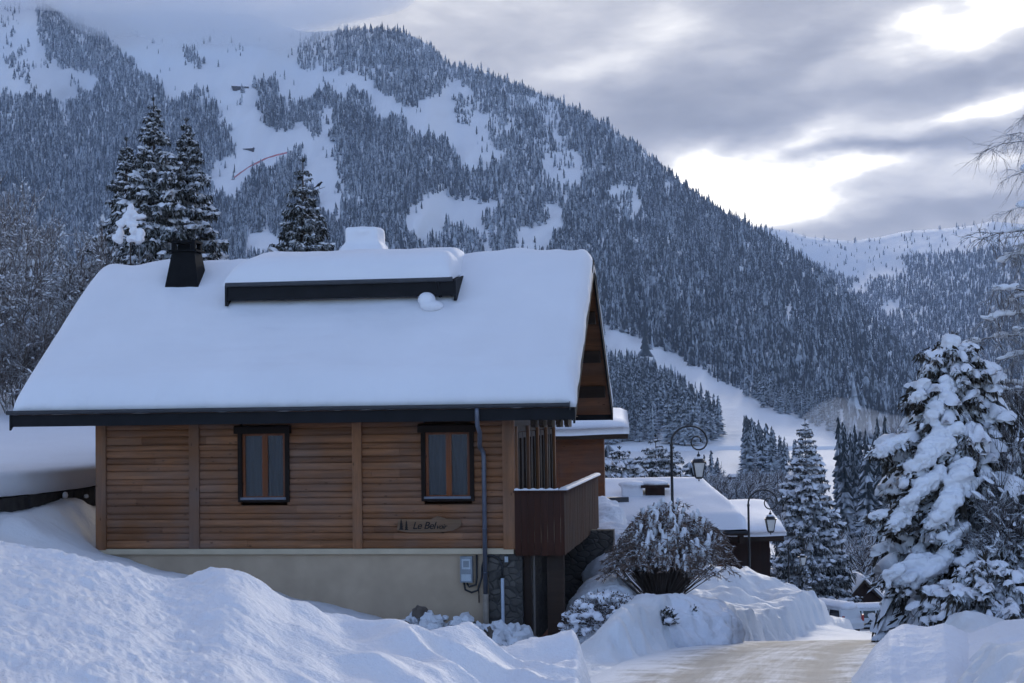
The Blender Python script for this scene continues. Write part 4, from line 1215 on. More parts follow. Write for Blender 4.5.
def spruce(name, base, h, rad, seed, label, snow=1.0, droop=.45, needles='needles', nb=None, bare=.06, group=None, pad=1.0, topz=.97, power=.85, twigk=1.0, clump=1.0):
    rg = np.random.default_rng(seed)
    root = empty(name, base); tag(root, label, 'spruce', group)
    mb = MB(); lean = np.array([rg.uniform(-.012, .012)*h, rg.uniform(-.012, .012)*h])
    mb.tube([(0, 0, -.3), (0, 0, .1*h), (lean[0]*.5, lean[1]*.5, .5*h), (lean[0], lean[1], h)], [rad*.07+.04, rad*.06+.03, rad*.035+.02, .012], 8)
    mb.build('trunk', M['bark'], root, smooth=True)
    nb = nb or int(h*26); NS = 8
    t = bare + (topz-bare)*np.sort(rg.random(nb))
    t = np.clip(t + .010*np.sin(t*h*9), bare, topz)          # loosely gathered whorls
    a = np.arange(nb)*2.39996 + rg.uniform(-.7, .7, nb)
    uneven = 1 + .22*fbm(np.cos(a)*1.1+seed, t*4.5 + np.sin(a)*1.1, 2)
    L = rad*(1-t)**power*rg.choice([.55, .8, 1.0, 1.08], nb, p=[.2, .3, .35, .15])*rg.uniform(.85, 1.12, nb)*uneven + .10
    dr = droop*(1-.55*t)*rg.uniform(.5, 1.5, nb)
    s = np.linspace(0, 1, NS+1)[None]
    r = L[:, None]*s; zz = (t*h)[:, None] + L[:, None]*(.20*s - dr[:, None]*s**1.5 + .18*s**3*(1-t)[:, None])
    bend = rg.normal(0, .12, nb)[:, None]*s**2
    ctr = np.stack([r*np.cos(a[:, None]+bend) + lean[0]*t[:, None], r*np.sin(a[:, None]+bend) + lean[1]*t[:, None], zz], -1)
    tan = unit(np.gradient(ctr, axis=1))
    def at(bi, f):
        q = np.clip(f*NS, 0, NS-1e-6); i = q.astype(int); w_ = (q-i)[:, None]
        return ctr[bi, i]*(1-w_)+ctr[bi, i+1]*w_, tan[bi, i]
    fol = Tri(); sn = Tri()
    cnt = np.maximum(6, (L*58*twigk + 8)).astype(int)
    bi = np.repeat(np.arange(nb), cnt); f = rg.random(len(bi))**.8*.95+.06
    o, d = at(bi, np.minimum(f, 1)); d, sd, up = frames(d); sg = rg.choice([-1, 1], len(bi))[:, None]
    tw = unit(d*rg.uniform(.3, 1.0, (len(bi), 1)) + sd*sg*rg.uniform(.25, 1, (len(bi), 1)) - UPV*rg.uniform(.0, .8, (len(bi), 1)))
    l2 = (.24*L[bi]*(1-f*.7)+.08)*rg.uniform(.55, 1.25, len(bi)); sprays(fol, o, tw, l2, (.013+.062*l2)*rg.uniform(.7, 1.3, len(bi)), rg, .25)
    # hanging fringe below every bough
    k2 = (cnt*.45).astype(int)+2; bi = np.repeat(np.arange(nb), k2); f = rg.uniform(.25, 1, len(bi)); o, d = at(bi, f)
    tw = unit(d*.35 - UPV + rg.normal(0, .25, (len(bi), 3))); l2 = (.16*L[bi]+.07)*rg.uniform(.6, 1.5, len(bi)); sprays(fol, o, tw, l2, .018+.06*l2, rg, .1)
    # leader
    sprays(fol, np.tile([lean[0], lean[1], h*.985], (14, 1)), unit(rg.normal(0, .5, (14, 3))+UPV*1.0), np.full(14, .22), np.full(14, .02), rg, 0)
    if snow > 0:
        k3 = rg.poisson(np.clip(L*9*snow*clump, .8, 18)); bi = np.repeat(np.arange(nb), k3); f = rg.uniform(.12, 1.0, len(bi)); c, d = at(bi, f)
        sz = np.minimum(L[bi], 1.5)*rg.lognormal(0, .35, len(bi))*pad
        c = c + rg.normal(0, 1, c.shape)*np.array([.05, .05, .02])*L[bi][:, None]
        cushions(sn, c, d+rg.normal(0, .35, d.shape), .08+.16*sz, .028+.052*sz, (.018+.038*sz)*min(1.2, .6+.5*snow), rg, .7)
    o = link('needles', fol.mesh('needles', M[needles]), root)
    if sn.n: link('snow', sn.mesh('snow', M['snow'], True), root)
    return root, [c for c in ctr[:, -1]]

def place_base(px, Y, drop=.1):
    q = P(px, 500, Y); return Vector((q.x, q.y, gz(q.x, q.y)-drop))
def spruce_at(px, py_top, Y, half_px, seed, label, **k):
    b = place_base(px, Y); top = P(px, py_top, Y).z; h = top-b.z
    return spruce('spruce_tree', b, h, half_px*Y/FPX, seed, label, **k)

t1, _ = spruce_at(158, 97, 60, 88, 11, 'tallest snow dusted spruce behind the left end of the roof', snow=1.25, nb=520, power=1.0, pad=.72, twigk=1.25)
t2, _ = spruce_at(189, 117, 62, 88, 12, 'snow dusted spruce leaning close against the right of the tallest one behind the roof', snow=1.25, nb=500, power=1.0, pad=.72, twigk=1.25)
t3, _ = spruce_at(125, 137, 64, 74, 13, 'shortest of the three snowy spruces behind the left roof end', snow=1.25, nb=380, power=1.0, pad=.72, twigk=1.25)
t4, tips4 = spruce_at(303, 158, 58, 104, 14, 'dark lightly dusted spruce behind the roof ridge with a bird on its side', snow=.5, nb=460, needles='needles', power=.95, pad=.7, twigk=1.25)
spruce_at(806, 418, 125, 44, 15, 'tall snowy spruce standing free beside the lamp posts down the road', snow=.9, nb=480, pad=1.2, power=.72)
spruce_at(620, 446, 92, 85, 16, 'snow laden spruce beside the brown wall of the chalet with the overhanging roof', snow=1.1, nb=330, pad=1.2, power=.62)
spruce_at(655, 434, 105, 70, 17, 'slim pointed spruce behind the snowy roof, left of the nearest lamp', snow=.9, nb=330, power=.66)
spruce_at(675, 446, 112, 50, 18, 'small frosted spruce just behind the nearest lamp post', snow=1.0, nb=260, power=.62)
spruce_at(636, 458, 98, 56, 19, 'short spruce squeezed between two others behind the snowy roof', snow=1.0, nb=260, power=.62)

# a crow on the right flank of the ridge spruce
def bird():
    loc = P(322, 188, t4.location.y - .35); l = loc - t4.location      # a bare side twig carries it
    tw = MB().tube([(0, 0, l.z-.25), (l.x*.5, l.y*.5, l.z-.16), (l.x*.85, l.y*.85, l.z-.03), (l.x, l.y, l.z), (l.x+.12, l.y, l.z+.04)], [.02, .016, .012, .010, .005], 6)
    tw.build('twig', M['bark'], t4, smooth=True)
    mb = MB()   # one lathe from beak to tail, bent along a curved spine
    prof = [(-.17, .30, .004), (-.12, .295, .014), (-.10, .30, .035), (-.06, .30, .052), (-.02, .28, .050), (.02, .235, .066), (.09, .18, .088), (.17, .135, .080), (.24, .095, .050), (.30, .06, .030), (.40, .02, .034), (.44, .005, .006)]
    mb.tube([(x, 0, z) for x, z, r in prof], [r for x, z, r in prof], 10)
    o = mb.build('bird', M['bird_black'], smooth=True)
    lg = MB(); lg.tube([(.09, .03, .12), (.08, .03, -.02)], .008, 5); lg.tube([(.09, -.03, .12), (.08, -.03, -.02)], .008, 5)
    lg.build('legs', M['bird_black'], o)
    o.scale = (.62, .62, .62); o.location = loc + Vector((-.05, 0, .02)); o.rotation_euler = (0, 0, R(160))
    tag(o, 'black crow perched on the right side of the ridge spruce', 'bird')
bird()

# ---------------------------------------------------------------- bare trees and bushes
def limbs(col, p, d, L, r, depth, rg, droop, spread, nch, twig_r, up=.12):
    """grow every branch of one order together, then their children"""
    n = 4
    while True:
        N = len(p); pts = [p]; q = p.copy(); dd = d.copy()
        for i in range(n):
            dd = unit(dd + rg.normal(0, .13, (N, 3)) - UPV*(droop*.35*np.where(r < .03, 1, .25))[:, None]); q = q + dd*(L/n)[:, None]; pts.append(q.copy())
        pts = np.stack(pts, 1); tg = unit(np.gradient(pts, axis=1)); _, s, u = frames(tg.reshape(-1, 3)); s = s.reshape(N, n+1, 3); u = u.reshape(N, n+1, 3)
        sides = 5 if r.max() > .04 else 3
        rr = np.maximum(r[:, None]*np.linspace(1, .6, n+1)[None], twig_r)
        if depth == 0: rr = rr*np.linspace(1, .45, n+1)[None]
        an = 2*np.pi*np.arange(sides)/sides
        V = pts[:, :, None] + (s[:, :, None]*np.cos(an)[None, None, :, None] + u[:, :, None]*np.sin(an)[None, None, :, None])*rr[:, :, None, None]
        F = []
        for i in range(n):
            for k in range(sides):
                A, B = i*sides+k, i*sides+(k+1) % sides; F += [(A, B, B+sides), (A, B+sides, A+sides)]
        col.add(V.reshape(-1, 3), (np.array(F)[None] + (np.arange(N)*sides*(n+1))[:, None, None]).reshape(-1, 3))
        if depth == 0: return
        bi = np.repeat(np.arange(N), nch); f = rg.uniform(.3, 1.0, N*nch); f[::nch] = 1
        i = np.clip(np.round(f*n).astype(int), 1, n); a = rg.uniform(0, 2*np.pi, len(bi)); sp = spread*rg.uniform(.5, 1.2, len(bi))
        nd = tg[bi, i]*np.cos(sp)[:, None] + (s[bi, i]*np.cos(a)[:, None]+u[bi, i]*np.sin(a)[:, None])*np.sin(sp)[:, None] + UPV*(up if droop <= 0 else 0)
        p, d, L, r = pts[bi, i], unit(nd), L[bi]*rg.uniform(.55, .85, len(bi)), r[bi]*np.linspace(1, .6, n+1)[i]*.62
        depth -= 1
def limb_rec(tr, p, d, L, r, depth, rg, droop, spread, nch, twig_r):
    limbs(tr, np.array([p]), np.array([d]), np.array([L]), np.array([r]), depth, rg, droop, spread, nch, twig_r)
def bare_tree(name, base, h, seed, label, cat='tree', depth=5, nch=4, spread=.6, droop=.0, m='twigs', stems=1, twig_r=.006, group=None, trunk=.22, r0=None, tilt=(0, 0), wide=1.0, snow_n=0, snow_s=.08):
    rg = np.random.default_rng(seed); root = empty(name, base); tag(root, label, cat, group)
    tr = Tri()
    for s in range(stems):
        d = np.array([tilt[0]+rg.normal(0, .12 if stems == 1 else .35), tilt[1]+rg.normal(0, .12 if stems == 1 else .35), 1.0]); d /= np.linalg.norm(d)
        p0 = np.array([rg.normal(0, .05*stems*.5), rg.normal(0, .05*stems*.5), -.2])
        limb_rec(tr, p0, d, h*(trunk+.12), r0 or h*.014, depth, rg, droop, spread, nch, twig_r)
    V = np.concatenate(tr.V); k = h/(V[:, 2].max()+1e-6)     # stand to the wanted height
    tr.V = [v*np.array([k*wide, k*wide, k]) for v in tr.V]
    link('branches', tr.mesh('branches', M[m], True), root)
    if snow_n:
        Vall = np.concatenate(tr.V); cand = Vall[Vall[:, 2] > h*.12]; i = rg.integers(0, len(cand)-4, snow_n)
        c = cand[i]; d = cand[i+3]-c + rg.normal(0, .02, c.shape); d[:, 2] *= .6; sz = rg.lognormal(0, .4, snow_n)*snow_s; sn = Tri()
        cushions(sn, c, d, sz*2.4, sz*.62, sz*.5, rg, .5); o = link('snow', sn.mesh('snow', M['snow'], True), root); o['kind'] = 'stuff'
    return root
def bare_at(px, py_top, Y, seed, label, **k):
    b = place_base(px, Y); h = P(px, py_top, Y).z-b.z
    return bare_tree(k.pop('name', 'bare_tree'), b, h, seed, label, **k)
for (px, py, Y, sd, lab) in [
    (62, 165, 66, 21, 'widest leafless frosted tree left of the chalet roof'),
    (20, 205, 60, 22, 'leafless frosted tree at the left edge behind the wire fence'),
    (100, 215, 58, 23, 'shorter leafless tree between the roof corner and the three spruces'),
    (38, 235, 55, 24, 'low bushy leafless tree in front of the widest bare tree'),
    (-12, 180, 70, 25, 'leafless tree partly cut off by the left frame edge')]:
    bare_at(px, py, Y, sd, lab, depth=5, nch=4, spread=.62, twig_r=.012, trunk=.16, wide=.85, snow_n=900, snow_s=.04)
for (px, py, Y, sd, lab) in [(75, 285, 54, 26, 'tangled bare shrub under the widest bare tree near the roof edge'), (8, 300, 53, 27, 'tangled bare shrub beside the fence posts at the left edge'), (45, 275, 57, 28, 'dense bare shrub between two other shrubs behind the roof slope')]:
    bare_at(px, py, Y, sd, lab, name='bare_shrub', cat='shrub', depth=4, nch=5, stems=4, spread=.6, twig_r=.010, trunk=.2, r0=.035, snow_n=160, snow_s=.05)

# white caked little tree top in front of the spruces
def sapling():
    b = place_base(131, 50); top = P(131, 204, 50); h = top.z-b.z; s = 50/FPX
    root = empty('snow_laden_sapling', b); tag(root, 'thin sapling caked in white snow just above the left roof ridge', 'sapling')
    mb = MB().tube([(0, 0, -.2), (.02, 0, h*.5), (0, 0, h-.1)], [.045, .035, .012], 7)
    for (dx, z, l) in ((0, .62, .3), (-.1, .9, .5), (.1, 1.1, .45), (-.1, .35, .5), (.1, .30, .45)):
        mb.tube([(0, 0, h-z-.2), (l*math.copysign(1, dx), .05, h-z)], .012, 5)
    mb.build('stem', M['bark'], root)
    sn = MB(); rr = random.Random(9)
    for (cx, z, rx, rz) in ((.0, .10, .10, .14), (.02, .30, .20, .12), (.30, .42, .22, .10), (-.12, .50, .18, .13), (-.30, .62, .16, .14), (.12, .62, .20, .12), (.33, .92, .16, .16), (.08, .84, .14, .12), (-.34, .92, .14, .18), (-.40, 1.1, .14, .14), (.05, 1.08, .16, .12), (.28, 1.15, .15, .12)):
        for k in range(3): sn.blob((cx+rr.uniform(-.07, .07), rr.uniform(-.1, .1), h-z+rr.uniform(-.05, .05)), rx*.85, .12, rz*.85, nu=8, nv=6, jit=.2)
    remeshed(sn, .03, 'snow', M['snow'], root, (0, 0, 0), 2, .02, 6)['kind'] = 'stuff'
sapling()

# wire fence on the field edge, far left
def fence():
    b = place_base(5, 68); root = empty('wire_fence', b); tag(root, 'wire fence of thin weathered posts on the snowfield at the far left', 'fence')
    pts = []
    for k, px in enumerate((-22, -9, 3, 10, 20, 33)):
        q = place_base(px, 66+k*.6); p = MB(); hh = 1.15+.15*math.sin(k*2.1)
        l = q-b; p.tube([(l.x, l.y, l.z-.2), (l.x+.03, l.y, l.z+hh)], .045, 7); p.blob((l.x+.03, l.y, l.z+hh+.02), .06, .06, .04, nu=7, nv=4)
        p.build('post', M['grey_post'], root); pts.append(l)
    for z in (.45, .8, 1.05):
        wv = MB(); wv.tube([(l.x, l.y-.05, l.z+z) for l in pts], .008, 4); wv.build('wire', M['iron'], root)
fence()

# ---------------------------------------------------------------- heavily laden spruce on the right
def laden_spruce():
    Y = 31.0; b = place_base(953, Y, .2); topz = P(950, 336, Y).z; h = topz-b.z; s = Y/FPX
    root, _ = spruce('spruce_tree', b, h, 82*s, 31, 'heavily snow laden spruce with thick white pillows, right of the road', snow=1.3, nb=420, droop=.85, pad=1.2, power=.42, clump=1.1, needles='needles_frost', twigk=1.3)
    # the big pillows: (pixel start, pixel end, half-width px, thickness, distance toward the camera)
    pil = [((950,339),(951,345),9,.15,.0), ((946,384),(932,420),12,.22,.6), ((926,382),(916,398),6,.16,.6), ((952,428),(912,470),14,.24,1.0), ((905,438),(878,449),6.5,.16,1.0),
           ((968,466),(936,520),15,.26,1.25), ((940,470),(905,500),9,.2,1.2), ((912,506),(892,524),8,.18,1.2), ((896,512),(872,515),3.2,.1,1.05), ((1000,480),(1010,508),10,.2,1.0), ((1002,512),(1010,540),8,.2,1.1),
           ((950,556),(904,580),11,.24,1.5), ((985,550),(962,562),10,.2,1.5), ((925,556),(890,576),9,.2,1.5), ((965,525),(948,542),6,.16,1.35)]
    mb = MB(); rr = random.Random(4); und = Tri(); rg = np.random.default_rng(44); wood = MB()
    for (p0, p1, hw, th, dep) in pil:
        a = P(p0[0], p0[1], Y-dep); c = P(p1[0], p1[1], Y-dep-.25); r = hw*s*.80
        n = max(3, int((c-a).length/(r*.45)))
        for i in range(n+1):
            t = i/n; q = a.lerp(c, t) - b; f = .72+.4*math.sin(math.pi*min(1, .15+t*.9))
            mb.blob((q.x+rr.uniform(-.3, .3)*r, q.y+rr.uniform(-.1, .1), q.z+rr.uniform(-.25, .25)*r), r*f*.92, max(.13, th*.8), r*f*.66, nu=10, nv=7, jit=.12)
            # ragged lower fringe of the pillow, hanging with the boughs
            for k in range(5):
                x = rr.uniform(-1.1, 1.1)*r; mb.blob((q.x+x, q.y+.03+rr.uniform(-.05, .05), q.z-r*rr.uniform(.45, 1.35)), r*.15, .075, r*rr.uniform(.22, .45), Matrix.Rotation(rr.uniform(-.5, .5), 3, 'Y'), nu=7, nv=5, jit=.25)
        o0 = np.array(a-b) + np.array([0, .25, -.05]); wood = MB(); wood.tube([(0, .05, o0[2]+.1), tuple(o0), tuple(np.array(c-b)+np.array([0, .15, -.05]))], [.04, .025, .01], 6); wood.build('bough', M['bark'], root, smooth=True)
        # dark twigs showing underneath
        for k in range(int(160+hw*16)):
            t = rg.random(); q = np.array(a.lerp(c, t)-b) + np.array([rg.normal(0, .8)*r, .22+rg.normal(0, .12), -r*rg.uniform(.2, 1.5)])
            d = np.array([rg.normal(0, .7)+(c.x-a.x), rg.normal(0, .5)-.3, -rg.uniform(.3, 1)]); d /= np.linalg.norm(d)
            l = rg.uniform(.10, .26); wv = np.cross(d, rg.normal(0, 1, 3)); wv = wv/np.linalg.norm(wv)*rg.uniform(.018, .035)
            und.add([q-wv, q+wv, q+d*l*.6+wv*1.2, q+d*l*.6-wv*1.2, q+d*l], [(0, 1, 2), (0, 2, 3), (3, 2, 4)])
    # dense dark skirt inside the lower crown
    for k in range(6500):
        t = rg.beta(1.2, 2.2); z = h*t; rmx = 70*s*(1-t)**.6; a = rg.uniform(0, 2*np.pi); rr_ = rmx*np.sqrt(rg.uniform(.15, 1))
        q = np.array([rr_*np.cos(a), rr_*np.sin(a), z]); d = np.array([np.cos(a)*.8, np.sin(a)*.8, -rg.uniform(.2, 1.1)])+rg.normal(0, .35, 3); d /= np.linalg.norm(d)
        l = rg.uniform(.12, .30); wv = np.cross(d, rg.normal(0, 1, 3)); wv = wv/np.linalg.norm(wv)*rg.uniform(.015, .03)
        und.add([q-wv, q+wv, q+d*l*.6+wv*1.2, q+d*l*.6-wv*1.2, q+d*l], [(0, 1, 2), (0, 2, 3), (3, 2, 4)])
    link('needles', und.mesh('needles', M['needles_frost']), root)
    remeshed(mb, .03, 'snow_pillow', M['snow'], root, (0, 0, 0), 1, .10, 5.5)
laden_spruce()

# frosted birch leaning in from the right edge, and the tangle beneath it
def birch():
    Y = 33; b = place_base(1085, Y); root = empty('birch_tree', b); tag(root, 'frosted birch with drooping twigs reaching in from the right edge', 'birch')
    rg = np.random.default_rng(51); tr = Tri(); sn = MB(); rr = random.Random(8)
    trunk = [np.array([0, 0, -.3]), np.array([-.1, 0, 3.0]), np.array([-.05, .1, 6.5]), np.array([.1, 0, 10.5])]
    mbt = MB().tube([tuple(p) for p in trunk], [.20, .16, .11, .03], 10); mbt.build('trunk', M['plaster_pale'], root, smooth=True)
    ends = [(1006,135,.6),(1016,175,.3),(985,150,.1),(1012,210,-.2),(1000,262,.4),(978,240,0),(1010,300,.2),(985,320,-.3),(1020,250,.5),(965,345,.3),(1000,360,-.2),(990,385,.1),(1015,395,.2),(975,395,-.4),(1022,120,.2),(1000,430,.3),(1016,330,-.5),(992,290,-.6),(1008,460,.1),(985,450,.4),(1030,200,0),(1040,280,.2),(1035,360,0),(1022,420,.5)]
    for (ex, ey, dy) in ends:
        e = np.array(P(ex, ey, Y+dy)-b); z0 = e[2]-rg.uniform(.2, .9); z0 = max(1.2, z0)
        st = np.array([np.interp(z0, [0, 3, 6.5, 10], [0, -.1, -.05, .1]), 0, z0])
        mid = (st+e)/2 + np.array([0, 0, .35]); pts = [st, st*.6+mid*.4+np.array([0, 0, .1]), mid, mid*.4+e*.6+np.array([0, 0, .06]), e]
        mw = MB().tube([tuple(p) for p in pts], ([.05, .035, .025, .018, .010] if ey > 230 else [.026, .018, .012, .008, .005]), 5); tr.add(np.array(mw.v), [(f[0], f[1], f[2]) for f in mw.f if len(f) == 4] + [(f[0], f[2], f[3]) for f in mw.f if len(f) == 4])
        for k in range(34):
            f = rg.uniform(.2, 1); j = min(3, int(f*4)); o = pts[j]*(1-(f*4-j)) + pts[j+1]*(f*4-j)
            d = np.array([rg.normal(-.25, .6), rg.normal(0, .6), rg.uniform(-.6, .3)]); d /= np.linalg.norm(d)
            limb_rec(tr, o, d, rg.uniform(.25, .6), .009 if ey > 230 else .005, 1, rg, .35, .5, 5, .0055 if ey > 230 else .003)
        if ey > 225:
            for k in range(10):
                f = rr.uniform(.3, 1); j = min(3, int(f*4)); o = pts[j]*(1-(f*4-j)) + pts[j+1]*(f*4-j)
                sn.blob((o[0], o[1], o[2]+.03), rr.uniform(.06, .17), rr.uniform(.05, .10), rr.uniform(.035, .07), Matrix.Rotation(rr.uniform(-.4, .4), 3, 'Y'), nu=8, nv=5, jit=.2)
        elif ex > 1000 and ey > 160:
            for k in range(4): o = pts[3]; sn.blob((o[0]+rr.uniform(-.1, .2), o[1], o[2]+rr.uniform(-.02, .06)), .12, .08, .06, nu=8, nv=5, jit=.2)
    link('branches', tr.mesh('branches', M['twigs'], True), root)
    remeshed(sn, .025, 'snow', M['snow'], root, (0, 0, 0), 1, .02, 6)['kind'] = 'stuff'
birch()
for (px, py, Y, sd, lab, st_) in [(1008, 345, 33.2, 61, 'frosted tangle of shrub stems directly behind the laden spruce on the right', 6), (1030, 385, 30.4, 62, 'frosted shrub at the right frame edge beside the birch trunk', 6), (992, 362, 34, 63, 'tall frosted shrub between the laden spruce and the birch', 7)]:
    bare_at(px, py, Y, sd, lab, name='frosted_shrub', cat='shrub', depth=4, nch=7, stems=st_+2, spread=.65, twig_r=.010, trunk=.2, r0=.035, m='twigs_white', wide=.62, snow_n=3000, snow_s=.058)
for (px, py, Y, sd, lab) in [(1012, 520, 29.5, 64, 'low dark evergreen bush at the lower right under the birch'), (985, 560, 28.5, 65, 'low dark evergreen bush at the foot of the laden spruce')]:
    b = place_base(px, Y); h = P(px, py, Y).z-b.z
    r_, _ = spruce('evergreen_bush', b, h, 1.1, sd, lab, snow=1.1, nb=200, droop=.6, needles='needles_frost', power=.5, pad=1.1)
    r_['category'] = 'bush'

# ---------------------------------------------------------------- brown bush on the mound, and low frosted plants
def brown_bush():
    Y = 33.5; s = Y/FPX; b = P(662, 598, Y); b = Vector((b.x, b.y, max(gz(b.x, b.y), b.z)-.1))
    root = empty('brown_bush', b); tag(root, 'rounded brown bush with snow caught on its upright tips, beside the road', 'bush')
    rg = np.random.default_rng(71); st = Tri(); lf = Tri(); sn = MB(); rr = random.Random(71)
    for k in range(560):
        a = rg.uniform(0, 2*np.pi); u = np.sqrt(rg.random()); ex = u*np.cos(a)*58*s; ey = u*np.sin(a)*42*s
        top = (P(662, 506, Y).z-b.z)*(1-.50*u**2.2)*rg.uniform(.72, 1.04)*(1+.16*math.sin(a*3+1)*u)
        e = np.array([ex+.15, ey, top]); o = np.array([ex*.18+rg.normal(0, .05), ey*.18, 0])
        mid = o*.45+e*.55+np.array([ex*.12, ey*.12, top*.12]); tip = e + np.array([ex*.28, ey*.28, -.35*u*top*rg.uniform(.3, 1.1)])
        mw = MB().tube([tuple(o), tuple(mid), tuple(e), tuple(tip)], [.014, .010, .006, .003], 3, caps=False)
        st.add(np.array(mw.v), [(f[0], f[1], f[2]) for f in mw.f]+[(f[0], f[2], f[3]) for f in mw.f])
        for q in range(40):
            t = rg.uniform(.2, 1); pth = (mid*(1-t)*2+e*(t-.0)) if False else (mid+(e-mid)*t if rg.random() < .55 else e+(tip-e)*t)
            d = np.array([rg.normal(0, .5)+ex*.3, rg.normal(0, .5)+ey*.3, rg.uniform(-.9, .25)]); d /= np.linalg.norm(d); l = rg.uniform(.05, .16)
            wv = np.cross(d, rg.normal(0, 1, 3)); wv = wv/np.linalg.norm(wv)*rg.uniform(.006, .013)
            lf.add([pth-wv*1.4, pth+wv*1.4, pth+d*l], [(0, 1, 2)])
        if top > .95 and rg.random() < .48 and ex > -.7 and ex < 1.0:
            for q in range(3): sn.blob((e[0]+rr.uniform(-.04, .04), e[1]+rr.uniform(-.04, .04), e[2]-.11*q+rr.uniform(0, .05)), rr.uniform(.028, .06), rr.uniform(.028, .06), rr.uniform(.04, .12), Matrix.Rotation(rr.uniform(-.3, .3), 3, 'Y'), nu=7, nv=5, jit=.2)
    link('stems', st.mesh('stems', M['bark']), root); link('leaves', lf.mesh('leaves', M['bush_leaf']), root)
    remeshed(sn, .022, 'snow', M['snow'], root, (0, 0, 0), 1, .015, 8)['kind'] = 'stuff'
brown_bush()
def low_plant(px, py, Y, w, h, seed, label, n=4200, m='heather', dark=False):
    b = P(px, py, Y); b = Vector((b.x, b.y, max(b.z, gz(b.x, b.y))-.05)); root = empty('frosted_plant', b); tag(root, label, 'plant')
    rg = np.random.default_rng(seed); lf = Tri(); sn = MB(); rr = random.Random(seed)
    for k in range(n):
        v = rg.normal(0, 1, 3); v[2] = abs(v[2]); v /= np.linalg.norm(v); f = rg.uniform(.55, 1.05); p = v*np.array([w, w*.8, h])*f
        d = v+rg.normal(0, .5, 3); d /= np.linalg.norm(d); l = rg.uniform(.03, .09); wv = np.cross(d, rg.normal(0, 1, 3)); wv = wv/np.linalg.norm(wv)*rg.uniform(.006, .016)
        lf.add([p-wv, p+wv, p+d*l*.6+wv, p+d*l*.6-wv, p+d*l], [(0, 1, 2), (0, 2, 3), (3, 2, 4)])
    link('leaves', lf.mesh('leaves', M[m]), root)
    for k in range(int(n/22)):
        v = rg.normal(0, 1, 3); v[2] = abs(v[2]); v /= np.linalg.norm(v); p = v*np.array([w, w*.8, h])*rg.uniform(.8, 1.05)
        r = rr.uniform(.03, .085); sn.blob(p, r*1.2, r, r*.8, nu=7, nv=5, jit=.2)
    remeshed(sn, .025, 'snow', M['snow'], root, (0, 0, 0), 1, .02, 7)['kind'] = 'stuff'
low_plant(606, 632, 31.2, .85, .75, 81, 'frosted heather clump at the foot of the balcony wall')
low_plant(585, 640, 31.6, .40, .40, 83, 'small frosted clump in the shade under the balcony')
low_plant(668, 622, 30.2, .18, .30, 84, 'dark leafy sprig poking from the snow mound below the brown bush', 260, 'needles_bare')
low_plant(693, 614, 30.8, .10, .20, 85, 'tiny dark sprig on the mound edge right of the leafy sprig', 120, 'needles_bare')
# ================================================================== snow mound beside the balcony
def mound():
    mb = MB(); rr = random.Random(12)
    for (px, py, Y, rx, ry, rz) in [(625, 645, 32.2, 1.15, 1.3, 1.0), (655, 643, 31.2, 1.1, 1.0, .95), (682, 638, 31.5, 1.0, 1.0, .85), (700, 634, 32.5, .8, .9, .75), (608, 620, 34.0, .75, 1.4, .95), (612, 590, 38.5, .7, 2.0, 1.1), (604, 528, 44, .55, 1.3, .85), (612, 560, 42, .9, 2.0, 1.0)]:
        mb.blob(P(px, py, Y), rx*1.1, ry*1.1, rz*.92, nu=16, nv=10)
    o = remeshed(mb, .07, 'snow_mound', M['bank_snow'], None, (0, 0, 0), 22, .20, 1.8)
    tag(o, kind='structure')
mound()

# ================================================================== neighbours
def snow_slab(mb, quad, th, mi=0):
    """thick snow on a roof plane: quad is four corners anticlockwise seen from above"""
    q = [Vector(c) for c in quad]; n = 12; vs = []
    for i in range(n+1):
        for j in range(n+1):
            u, v = i/n, j/n; u2 = .5-.5*math.cos(math.pi*u); v2 = .5-.5*math.cos(math.pi*v)
            p = q[0]*(1-u2)*(1-v2)+q[1]*u2*(1-v2)+q[2]*u2*v2+q[3]*(1-u2)*v2
            e = min(1, (4*min(u, 1-u)))**.5*min(1, (4*min(v, 1-v)))**.5
            vs.append((p.x, p.y, p.z + .03 + th*(.35+.65*e) + .03*math.sin(p.x*1.3+p.y)))
    fs = [(i*(n+1)+j, (i+1)*(n+1)+j, (i+1)*(n+1)+j+1, i*(n+1)+j+1) for i in range(n) for j in range(n)]
    per = [(0, j) for j in range(n)]+[(i, n) for i in range(n)]+[(n, j) for j in range(n, 0, -1)]+[(i, 0) for i in range(n, 0, -1)]
    idx = [i*(n+1)+j for i, j in per]; k = len(vs)
    for i in idx: vs.append((vs[i][0], vs[i][1], vs[i][2]-.38*th-.04))
    m = len(idx)
    fs += [(idx[a], k+a, k+(a+1) % m, idx[(a+1) % m]) for a in range(m)]
    mb.add(vs, fs, mi)
